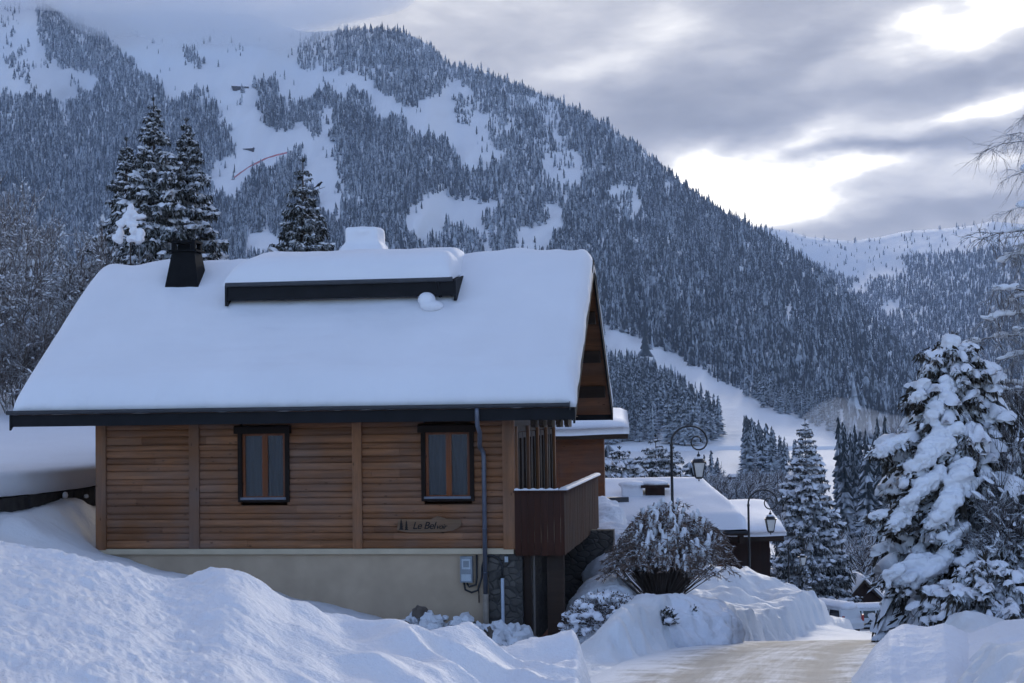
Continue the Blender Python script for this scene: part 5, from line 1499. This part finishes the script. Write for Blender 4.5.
def gable_house(name, label, loc, rz, wx, wy, wall_h, ridge_h, over, wallm, snow_t=.5, cat='chalet', below=4.0, fas='beam_wood', windows=(), door=None):
    """ridge along local x; origin at the middle of the front wall on the ground"""
    root = empty(name, loc, rz); tag(root, label, cat)
    x0, x1 = -wx/2, wx/2; yr = wy/2
    body = MB(); body.add([(x0,0,-below),(x1,0,-below),(x1,wy,-below),(x0,wy,-below),(x0,0,wall_h),(x1,0,wall_h),(x1,wy,wall_h),(x0,wy,wall_h),(x0,yr,ridge_h-.05),(x1,yr,ridge_h-.05)],
        [(0,1,5,4),(1,2,6,9,5),(2,3,7,6),(3,0,4,8,7),(4,5,9,8),(6,7,8,9)])
    body.build('wall', M[wallm], root)
    sl = (ridge_h-wall_h)/yr
    xo0, xo1, yo0, yo1 = x0-over, x1+over, -over, wy+over; ze = wall_h-sl*over
    rf = MB(); t = .18
    rf.prism_x([(yo0, ze), (yr, ridge_h+.02), (yo1, ze), (yo1, ze+t), (yr, ridge_h+.02+t), (yo0, ze+t)], xo0, xo1)
    roof = rf.build('roof', M[fas], root)
    sn = MB(); zt = t+.02
    snow_slab(sn, [(xo0-.05, yo0-.08, ze+zt-.03), (xo1+.05, yo0-.08, ze+zt-.03), (xo1+.05, yr+.25, ridge_h+zt-.05), (xo0-.05, yr+.25, ridge_h+zt-.05)], snow_t)
    snow_slab(sn, [(xo0-.05, yr-.25, ridge_h+zt-.05), (xo1+.05, yr-.25, ridge_h+zt-.05), (xo1+.05, yo1+.08, ze+zt-.03), (xo0-.05, yo1+.08, ze+zt-.03)], snow_t)
    sn.build('roof_snow', M['roof_snow'], roof, smooth=True)
    for (wx0, wx1, wz0, wz1) in windows:
        f = MB().box(wx0-.08, wx1+.08, -.05, .03, wz0-.08, wz1+.08).build('window', M['window_wood'], root)
        MB().box(wx0, wx1, -.065, -.052, wz0, wz1).build('pane', M['car_dark'], f)
    if door: MB().box(door[0], door[1], -.06, .02, 0, door[2]).build('door', M['barn_wood_and_recess_shade'], root)
    return root, roof
# A: the chalet whose roof pokes out behind our gable
Y = 56; eR = P(628, 443, Y); g = P(604, 500, Y)
gable_house('chalet', 'brown chalet directly behind the main gable, only its roof corner and wall showing', (eR.x-6.9, Y+1.0, eR.z-2.3), -.06, 12.2, 8.5, 2.55, 3.05, .85, 'neighbour_wood', .50, below=6, windows=[(3.4, 4.4, .6, 1.7)])

# B: the low house with the hipped snow roof, and its wing, coloured dark for the carport shade
def house_b():
    Y = 67; a = P(585, 532, Y); c = P(748, 531, Y); ze = c.z; root = empty('house', (P(690, 560, Y+.8).x, Y+.8, gz(P(690, 560, Y).x, Y)), -.05)
    tag(root, 'low brown house with a wide hipped snow roof below the nearest lamp', 'house'); o = Vector(root.location)
    Rm = Matrix.Rotation(.05, 3, 'Z')
    def lo(p): return Rm @ (Vector(p)-o)
    e0 = lo(a); e1 = lo(c); e1.y = e0.y; zl = e1.z; yd = 13.0
    r1 = lo(P(702, 491, Y+6.5)); zr = r1.z; x0 = e0.x-6; xr1 = r1.x
    wl = MB(); wl.box(x0+.8, e1.x-1.0, .5, yd-1, -3.5, zl+.1); wl.build('wall', M['neighbour_wood'], root)
    rf = MB(); y0 = -.55
    V = [(x0, y0, zl), (e1.x, y0, zl), (e1.x, yd, zl), (x0, yd, zl), (x0, 6.2, zr), (xr1, 6.2, zr), (x0, y0, zl-.2), (e1.x, y0, zl-.2), (e1.x, yd, zl-.2), (x0, yd, zl-.2)]
    rf.add(V, [(0, 1, 5, 4), (1, 2, 5), (2, 3, 4, 5), (0, 6, 7, 1), (1, 7, 8, 2), (2, 8, 9, 3), (9, 8, 7, 6), (3, 9, 6, 0, 4)])
    roof = rf.build('roof', M['beam_wood'], root)
    # snow: heightfield over the hip
    xs = np.linspace(x0, e1.x+.08, 80); ys = np.linspace(y0-.1, yd, 44); X, Yv = np.meshgrid(xs, ys)
    sf = (zr-zl)/(6.2-y0); sr = (zr-zl)/(e1.x-xr1)
    z = np.minimum(np.minimum(zl+(Yv-y0)*sf, zl+(yd-Yv)*sf), zl+(e1.x-X)*sr)
    ed = np.minimum(np.minimum(Yv-y0+.1, yd-Yv), e1.x+.08-X); z = z + .08 + .55*np.sqrt(np.clip(1-(1-np.clip(ed/.5, 0, 1))**2, 0, 1)) + .06*fbm(X*.4, Yv*.4, 3)
    me = np_mesh('roof_snow', np.stack([X, Yv, z], -1).reshape(-1, 3), grid_faces(*X.shape), M['roof_snow']); link('roof_snow', me, roof)
    # chimneys
    for (px, py0, py1, w, capped) in ((655, 481, 496, .42, True), (632, 482, 496, .42, False)):
        q = lo(P(px, py1, Y+4.2)); top = lo(P(px, py0, Y+4.2)).z
        cm = MB(); cm.box(q.x-w, q.x+w, q.y-.4, q.y+.4, q.z-1.2, top-.28 if capped else top-.35)
        if capped: cm.box(q.x-w*1.5, q.x+w*1.5, q.y-.6, q.y+.6, top-.28, top-.16)
        cn = cm.build('chimney', M['barn_wood_and_recess_shade' if capped else 'plaster_pale'], root)
        s = MB(); s.blob((q.x, q.y, top-.10), w*1.5, .62, .17, nu=12, nv=7)
        if not capped: s.box(q.x-w*1.12, q.x+w*1.12, q.y-.45, q.y+.45, q.z-.5, top-.15)
        remeshed(s, .05, 'chimney_snow', M['snow'], cn, (0, 0, 0), 2)
    # roof light
    q = lo(P(608, 500, Y+3)); MB().box(q.x-.6, q.x+.9, q.y-.25, q.y+.25, q.z-.3, q.z+.12).build('roof_window', M['gutter_metal'], root)
    # gutter, brackets, and the lit brown corner
    MB().tube([(x0, y0-.08, zl-.06), (e1.x, y0-.08, zl-.06)], .07, 8).build('gutter', M['iron'], root)
    for px in (704, 722, 742): q = lo(P(px, 536, Y)); MB().box(q.x-.09, q.x+.09, y0+.05, .48, zl-.55, zl-.22).build('bracket', M['beam_wood'], root)
    # wing: solid block, its dark colour stands in for the carport's recess shade
    q0 = lo(P(722, 535, Y+2)); q1 = lo(P(772, 535, Y+2)); wg = MB().box(q0.x-.3, q1.x, 2.4, 9, -3.5, zl-.25); wing = wg.build('wing', M['barn_wood_and_recess_shade'], root)
    zw = lo(P(740, 536, Y+1.5)).z; zt_ = lo(P(740, 506, Y+9.6)).z
    MB().box(q0.x-.5, q1.x+.5, 1.3, 9.5, zw-.28, zw-.02).build('wing_roof', M['beam_wood'], wing)
    s = MB(); snow_slab(s, [(q0.x-.6, 1.2, zw-.02), (q1.x+.6, 1.2, zw-.02), (q1.x+.6, 9.6, zt_), (q0.x-.6, 9.6, zt_)], .35); s.build('wing_snow', M['roof_snow'], wing, smooth=True)
house_b()

# C: little dark barn down the road
Yc = 128; q = P(864, 612, Yc)
def barn():
    rd = P(863, 579, Yc); el = P(838, 607, Yc); er = P(889, 607, Yc); zg = gz(rd.x, Yc)
    root = empty('barn', (rd.x, Yc, min(zg, el.z-1.2)), R(4)); tag(root, 'small dark gabled barn behind the parked van at the bottom of the road', 'barn')
    z = lambda v: v - root.location.z
    xl, xr, zr, ze = el.x-rd.x, er.x-rd.x, z(rd.z), z(el.z)
    MB().add([(xl*.9, 0, -4), (xr*.9, 0, -4), (xr*.9, 0, ze+.2), (0, 0, zr-.15), (xl*.9, 0, ze+.2), (xl*.9, 9, -4), (xr*.9, 9, -4), (xr*.9, 9, ze+.2), (0, 9, zr-.15), (xl*.9, 9, ze+.2)],
             [(0, 1, 2, 3, 4), (9, 8, 7, 6, 5), (0, 5, 6, 1), (1, 6, 7, 2), (4, 9, 5, 0)]).build('wall', M['barn_wood_and_recess_shade'], root)
    rf = MB(); rf.prism_y([(xl, ze), (0, zr), (xr, ze), (xr, ze-.25), (0, zr-.25), (xl, ze-.25)], -.5, 9.5); roof = rf.build('roof', M['beam_wood'], root)
    s = MB(); snow_slab(s, [(xl-.1, -.45, ze+.02), (.1, -.45, zr+.02), (.1, 9.6, zr+.02), (xl-.1, 9.6, ze+.02)], .45); snow_slab(s, [(-.1, -.45, zr+.02), (xr+.1, -.45, ze+.02), (xr+.1, 9.6, ze+.02), (-.1, 9.6, zr+.02)], .45)
    s.build('roof_snow', M['roof_snow'], roof, smooth=True)
    MB().box(xl*.45, xl*.45+.35, 4, 4.4, (ze+zr)/2, (ze+zr)/2+.95).build('chimney', M['barn_wood_and_recess_shade'], root)
    MB().box(-.9, .9, -.04, .03, -.2, 1.9).build('door', M['beam_wood'], root)
barn()

# far hamlet across the fields
for (px, py, wpx, Yh, wm, lab, rz) in [(707, 473, 20, 560, 'neighbour_wood', 'small far chalet with a broad snowy roof beside the hedgerow across the fields', .1),
        (732, 473, 10, 610, 'barn_wood_and_recess_shade', 'tiny dark hut right of the broad roofed chalet across the fields', -.5),
        (805, 464, 10, 640, 'barn_wood_and_recess_shade', 'tiny dark hut on the snowy field edge behind the tall roadside spruce', .4),
        (752, 480, 13, 520, 'neighbour_wood', 'far chalet half hidden by the hedgerow across the fields', .3),
        (633, 470, 12, 420, 'barn_wood_and_recess_shade', 'far hut peeping between the spruces behind the snowy roof', .2)]:
    q = P(px, py, Yh); w_ = wpx*Yh/FPX
    gable_house('chalet' if wm == 'neighbour_wood' else 'hut', lab, (q.x, Yh, min(q.z, gz(q.x, Yh)+2)), rz, w_, w_*.8, w_*.22, w_*.42, w_*.08, wm, w_*.07, below=8, cat='chalet' if wm == 'neighbour_wood' else 'hut', windows=[(-w_*.25, -w_*.12, w_*.06, w_*.16), (w_*.1, w_*.23, w_*.06, w_*.16)])

# ================================================================== street lamps
def lamp_proto():
    root = empty('street_lamp', (0, 0, 0))
    p = MB(); p.lathe([(.16, -.4), (.16, .05), (.13, .10), (.12, .55), (.085, .62), (.065, .70), (.055, 1.4), (.065, 1.42), (.065, 1.48), (.048, 1.52), (.042, 3.95), (.055, 3.97), (.055, 4.02), (.036, 4.05)], 14)
    p.build('pole', M['iron'], root, smooth=True)
    sc = MB(); pts = []
    for k in range(46):              # the crook: over, down, and curling in on itself
        t = k/45
        if t < .5:
            a = math.pi*(1-t*2); pts.append((.56+.56*math.cos(a), 0, 4.05+.10*t+.50*math.sin(a)))
        else:
            s = (t-.5)*2; a = -s*2.1*math.pi; r = .30*(1-s*.72); cx = 1.12-.30
            pts.append((cx + r*math.cos(a)*1.0 + 0, 0, 4.10 + r*math.sin(a)*1.05))
    sc.tube(pts, [.034-.014*k/45 for k in range(46)], 8); sc.build('crook', M['iron'], root, smooth=True)
    lx, lz = .84, 3.79
    h = MB(); h.tube([(lx, 0, lz), (lx, 0, lz-.10)], .016, 6); h.lathe([(.0, lz-.06), (.04, lz-.09), (.06, lz-.14), (.03, lz-.17), (.10, lz-.20), (.17, lz-.26), (.20, lz-.31), (.20, lz-.33)], 12, (lx, 0, 0))
    lant = h.build('lantern', M['iron'], root)
    def sq(r, z): return [(lx-r, -r, z), (lx+r, -r, z), (lx+r, r, z), (lx-r, r, z)]
    fr = MB(); T, B, zt, zb = .185, .105, lz-.33, lz-.80
    for sx in (-1, 1):
        for sy in (-1, 1): fr.tube([(lx+sx*T, sy*T, zt), (lx+sx*B, sy*B, zb)], .016, 5)
    fr.hexa(sq(T+.02, zt-.02), sq(T+.035, zt+.012)); fr.hexa(sq(B-.03, zb-.06), sq(B+.022, zb+.0)); fr.tube([(lx, 0, zb-.05), (lx, 0, zb-.13)], .02, 6)
    fr.build('frame', M['iron'], lant)
    MB().hexa(sq(B-.008, zb+.004), sq(T-.012, zt-.024)).build('lantern_glass', M['lamp_glass'], lant)
    cp = MB(); cp.blob((lx, 0, lz-.215), .15, .15, .055, nu=10, nv=5, jit=.1); cp.build('snow_cap', M['snow'], lant, smooth=True)
    return root
lamp = lamp_proto(); LG = 'old style lamp posts along the road'
for i, (px, ytop, Yl, lab, rz) in enumerate([
        (671, 425, 50, 'nearest iron lamp post with a curled crook, rising behind the brown bush', 0),
        (748, 489, 62, 'second nearest curled lamp post, on the snow bank by the low brown house', 0),
        (788, 537, 92, 'curled lamp post in front of the tall free standing spruce', .15),
        (799, 573, 112, 'farthest lamp post, low beside the foot of the tall spruce', .4)]):
    o = lamp if i == 0 else copy_tree(lamp)
    top = P(px, ytop, Yl); g = gz(top.x, Yl)
    o.location = (top.x, Yl, top.z-4.62); o.rotation_euler = (0, 0, rz)
    if g < o.location.z-.3: # stand on the ground: stretch the pole down
        for ch in o.children:
            if ch.name.startswith('pole'):
                ch.data = ch.data.copy(); dz = o.location.z-g
                for v in ch.data.vertices:
                    if v.co.z < .3: v.co.z -= dz
    tag(o, lab, 'street lamp', LG)

# ================================================================== parked cars
def van():
    root = empty('parked_van', (0, 0, 0))
    side = [(-2.1, .35), (-2.15, .75), (-2.05, .95), (-1.95, 1.0), (-1.75, 1.62), (-1.6, 1.70), (.95, 1.70), (1.1, 1.64), (1.65, 1.05), (2.25, .92), (2.32, .70), (2.32, .35)]
    b = MB(); n = len(side); w2 = .86
    vs = []
    for yv, k in ((-w2, 0), (w2, 0)):
        for (x, z) in side: vs.append((x, yv*(1-.12*max(0, z-1.0)/.7), z))
    fs = [tuple(range(n)), tuple(range(n, 2*n))[::-1]] + [(i, n+i, n+(i+1) % n, (i+1) % n) for i in range(n)]
    b.add(vs, fs); body = b.build('body', M['car_paint'], root)
    body.modifiers.new('b', 'BEVEL').width = .05; body.modifiers['b'].segments = 2
    for sy in (-1, 1):
        for (xa, xb, xc_, xd) in ((-1.78, -.75, -1.62, -.75), (-.62, .30, -.62, .30), (.42, 1.42, .42, 1.0)):
            q = MB(); yb, yt = sy*(w2+.006), sy*(w2*(1-.12*.55/.7)+.006)
            q.add([(xa, yb, 1.04), (xb, yb, 1.04), (xd, yt, 1.56), (xc_, yt, 1.56)], [(0, 1, 2, 3) if sy < 0 else (3, 2, 1, 0)]); q.build('side_window', M['car_dark'], root)
        MB().box(-2.2, 2.2, sy*(w2+.004)-.012, sy*(w2+.004)+.012, .55, .66).build('side_strip', M['car_dark'], root)
        MB().box(-2.10, -2.0, sy*.80-.07, sy*.80+.07, .8, 1.25).build('tail_light', M['red_light'], root)
        MB().box(2.22, 2.33, sy*.6-.16, sy*.6+.16, .68, .84).build('headlight', M['lamp_glass'], root)
    for x in (-1.35, 1.45):
        for sy in (-1, 1):
            t = MB(); pr = [(.33, -.1), (.34, -.05), (.34, .05), (.33, .1)]
            t.lathe([(.2, -.1)]+pr+[(.2, .1)], 20); wv = [(x+a, sy*.80+c, .33+b_) for a, b_, c in t.v]; t.v = wv; wh = t.build('wheel', M['tyre'], root)
            r = MB(); r.lathe([(.19, -.11), (.19, .11)], 14); r.v = [(x+a, sy*.80+c, .33+b_) for a, b_, c in r.v]; r.build('rim', M['gutter_metal'], wh)
    s = MB(); 
    for k in range(14): s.blob((-1.55+k*.2, 0, 1.80), .42, .74, .27, nu=12, nv=7, jit=.04)
    for k in range(4): s.blob((1.65+k*.16, 0, .96), .32, .72, .16, nu=12, nv=6, jit=.05)
    remeshed(s, .05, 'snow', M['snow'], root, (0, 0, 0), 4, .02, 2)
    return root
v1 = van(); VG = 'parked vehicles at the bottom of the road'
q = P(868, 634, 120); v1.location = (q.x, 120, gz(q.x, 120)+.05); v1.rotation_euler = (0, 0, R(8)); tag(v1, 'snow topped white van parked in front of the small dark barn', 'van', VG)
v2 = copy_tree(v1); q = P(832, 640, 104); v2.location = (q.x, 104, gz(q.x, 104)-.8); v2.rotation_euler = (0, 0, R(120)); v2.name = 'parked_van'
tag(v2, 'vehicle half buried in roadside snow left of the white van, only a dark window showing', 'van', VG)
mb = MB(); c = Vector(v2.location)
for (dx, dy, dz, r) in ((-.6, -1.9, .35, 1.05), (-1.9, -1.2, .55, 1.15), (.3, -2.3, -.2, .9)): mb.blob((c.x+dx, c.y+dy, c.z+dz), r*1.3, r, r*.9, nu=12, nv=8)
o = remeshed(mb, .12, 'snow_heap', M['snow'], None, (0, 0, 0), 4); tag(o, kind='structure')

# ================================================================== middle-distance trees
def mid_mesh(seed, tiers, sides, slim):
    V, F, S = tree_template(tiers, sides, seed, slim, .42)
    me = np_mesh('crown', V, F, M['far_tree'], False, S); return me
MIDS = [mid_mesh(100+k, 24, 13, sl) for k, sl in enumerate((.30, .36, .28, .33, .38, .26))]
TRK = MB().tube([(0, 0, -.08), (0, 0, .5), (0, 0, .9)], [.016, .011, .003], 6); 
_t = TRK.build('trunk', M['bark']); trunk_me = _t.data; bpy.data.objects.remove(_t)
def mid_tree(px, Yt, h, k, label, group, z=None, cat='spruce'):
    q = P(px, 450, Yt) if z is None else None
    loc = (q.x, Yt, gz(q.x, Yt)-.4) if z is None else z
    r = empty('spruce_tree', loc, (k*1.7) % 6.28); tag(r, label, cat, group)
    link('crown', MIDS[k % len(MIDS)], r); link('trunk', trunk_me, r)
    wdt = random.uniform(.85, 1.25)*(.62 if 'grove' in (group or '') else 1.7 if 'row of' in (group or '') else 1)
    r.scale = (h*wdt, h*wdt, h)
# wood on the valley side in front of the piste: the nearest of the mountain's trees
def valley_wood():
    n = 0; tries = 0; rg = np.random.default_rng(91); pts = []; hs = []
    px = rg.uniform(604, 838, 30000); py = 330+(446-330)*rg.random(30000); Yv = main_Y(px, py)
    d = main_woods(px, py); bottom = np.interp(px, [600, 650, 690, 725, 745, 775, 800, 838], [446, 441, 447, 436, 441, 446, 447, 448])
    hh_ = rg.uniform(20, 30, 30000); ok = (d > .3) & (Yv < 1085) & (py < bottom)
    hh_ = np.where(px > 770, np.minimum(hh_, 17), hh_)
    for fr in (.12, .24, .36, .48, .6, .7, .8, .9, 1.0): ok &= ~inpoly(px, py-hh_*fr*FPX/Yv, OPEN[8])
    for i in np.nonzero(ok)[0]:
        gap = 5.4
        if all((px[i]-a)**2+((py[i]-b_)*1.9)**2 > gap**2 for a, b_ in pts): pts.append((px[i], py[i])); hs.append(hh_[i])
        if len(pts) >= 255: break
    for k, (a, b_) in enumerate(pts):
        Yt = float(main_Y(np.array([a]), np.array([b_]))[0]); q = P(a, b_, Yt)
        mid_tree(a, Yt, float(hs[k]), k, 'frosted spruce of the valley wood below the diagonal white piste', 'spruces of the valley wood', (q.x, Yt, q.z-.6))
    for k in range(40):      # the same wood comes down onto the flat
        a = float(rg.uniform(742, 800)); Yt = float(rg.uniform(560, 800)); g0 = gz(P(a, 450, Yt).x, Yt); top = P(a, float(np.interp(a, [735, 768, 800, 836], [406, 421, 438, 446]))+float(rg.uniform(1, 12)), Yt).z; mid_tree(a, Yt, max(8., min(27., top-g0)), k+1, 'frosted spruce of the valley wood below the diagonal white piste', 'spruces of the valley wood')
    return len(pts)
NW = valley_wood()
rr = random.Random(17)
# tall slim spruces between the road spruce and the laden spruce
for k in range(60):
    px = rr.uniform(838, 915); Yt = rr.uniform(290, 440); h = rr.uniform(17, 29)
    mid_tree(px, Yt, h, k, 'tall slim frosted spruce in the grove left of the laden spruce', 'grove of slim spruces')
for k, (px, py, Yt) in enumerate([(704, 459, 560), (711, 455, 560), (717, 462, 555)]):
    h = (py-P(px, 500, Yt).z*0) and (P(px, py-6, Yt).z - gz(P(px, 500, Yt).x, Yt))
    mid_tree(px, Yt, max(8, h), k+2, 'small dark spruce of the clump beside the far broad roofed chalet', 'clump of three spruces on the field')
for k, (px, py, Yt) in enumerate([(588, 440, 150), (600, 452, 130), (640, 452, 150), (690, 458, 170), (668, 462, 160), (608, 440, 190), (650, 450, 210)]):
    g0 = gz(P(px, 500, Yt).x, Yt); mid_tree(px, Yt, P(px, py, Yt).z-g0, k, 'frosted spruce in the row behind the low snowy roofs', 'row of spruces behind the roofs')
# leafless frosted hedgerow trees
tpl = [bare_tree('bare_tree', (0, 0, -500-k), 1.0, 300+k, 'x', depth=4, nch=5, spread=.65, twig_r=.006, m='twigs_white', trunk=.2) for k in range(3)]
first = True
spots = [(rr.uniform(697, 796), rr.uniform(440, 570)) for k in range(60)] + [(rr.uniform(640, 690), rr.uniform(260, 420)) for k in range(8)] + [(rr.uniform(820, 850), rr.uniform(240, 330)) for k in range(8)] + [(rr.uniform(835, 880), rr.uniform(170, 200)) for k in range(4)] + [(rr.uniform(612, 645), rr.uniform(420, 560)) for k in range(8)]
for k, (px, Yt) in enumerate(spots):
    o = tpl[k] if k < 3 else copy_tree(tpl[k % 3])
    q = P(px, 480, Yt); hh = rr.uniform(8, 13) if px > 697 else rr.uniform(8, 12)
    o.location = (q.x, Yt, gz(q.x, Yt)-.2); o.scale = (hh*1.15, hh*1.15, hh); o.rotation_euler = (0, 0, rr.uniform(0, 6))
    tag(o, 'pale leafless frosted tree of the hedgerow along the valley fields', 'tree', 'leafless hedgerow trees in the valley')

# ================================================================== things on the mountain
def on_mountain(px, py):
    Yv = float(main_Y(np.array([float(px)]), np.array([float(py)]))[0]); return P(px, py, Yv), Yv
q, Yv = on_mountain(241, 89)
gable_house('mountain_hut', 'dark ski hut on the open snow high above the roof chimney', (q.x, q.y-2, q.z-1), .25, 24, 10, 5, 8, 1.2, 'hut_wood', .5, cat='hut', below=8, windows=[(-8, -5, 1.5, 3.2), (4, 7, 1.5, 3.2)])
q, Yv = on_mountain(248, 150)
gable_house('mountain_hut', 'tiny dark lift hut beside the lower piste, below the larger ski hut', (q.x, q.y-2, q.z-1), -.2, 13, 7, 3, 5, .8, 'hut_wood', .3, cat='hut', below=6)
def net():
    pts = [on_mountain(px, py)[0] for px, py in ((232, 180), (240, 174), (252, 166), (264, 160), (276, 156), (289, 153))]
    b = pts[0].copy(); root = empty('safety_net', b); tag(root, 'long faded red safety net strung across the piste on the mountain', 'safety net')
    n = MB(); vs = []
    fine = [pts[i].lerp(pts[i+1], t/6) for i in range(len(pts)-1) for t in range(6)]+[pts[-1]]
    for p in fine: l = p-b; vs += [(l.x, l.y-.05, l.z-.5), (l.x, l.y-.05, l.z+2.1), (l.x, l.y+.05, l.z+2.1), (l.x, l.y+.05, l.z-.5)]
    fs = []
    for i in range(len(fine)-1):
        for k in range(4): fs.append((i*4+k, (i+1)*4+k, (i+1)*4+(k+1) % 4, i*4+(k+1) % 4))
    n.add(vs, fs); n.build('netting', M['net_red'], root)
    for p in fine[::3]: l = p-b; MB().tube([(l.x, l.y, l.z-1), (l.x, l.y, l.z+2.8)], .10, 5).build('post', M['iron'], root)
net()

# ================================================================== cloud on the summit and steam in the valley
mist('summit_cloud', [(150, 1, 2900, 190, 150, 55), (230, 6, 2850, 200, 150, 60), (300, -3, 2800, 150, 120, 52), (80, -15, 2950, 190, 140, 42), (360, -7, 2750, 120, 100, 42), (0, -19, 3000, 200, 150, 45), (190, 25, 2700, 120, 70, 40), (275, 31, 2680, 110, 70, 34), (120, 13, 2800, 120, 80, 44), (340, 13, 2680, 70, 50, 26), (-90, -9, 3050, 200, 140, 60)], .009, 'soft grey cloud wrapping the summit ridge', 30, 22)
mist('valley_steam', [(818, 424, 760, 10, 14, 7), (838, 414, 760, 13, 14, 8), (856, 420, 770, 15, 14, 6), (880, 424, 780, 17, 14, 5), (845, 430, 760, 20, 14, 5)], .009, 'pale patch of rising steam above the valley trees', 3, 1.6)
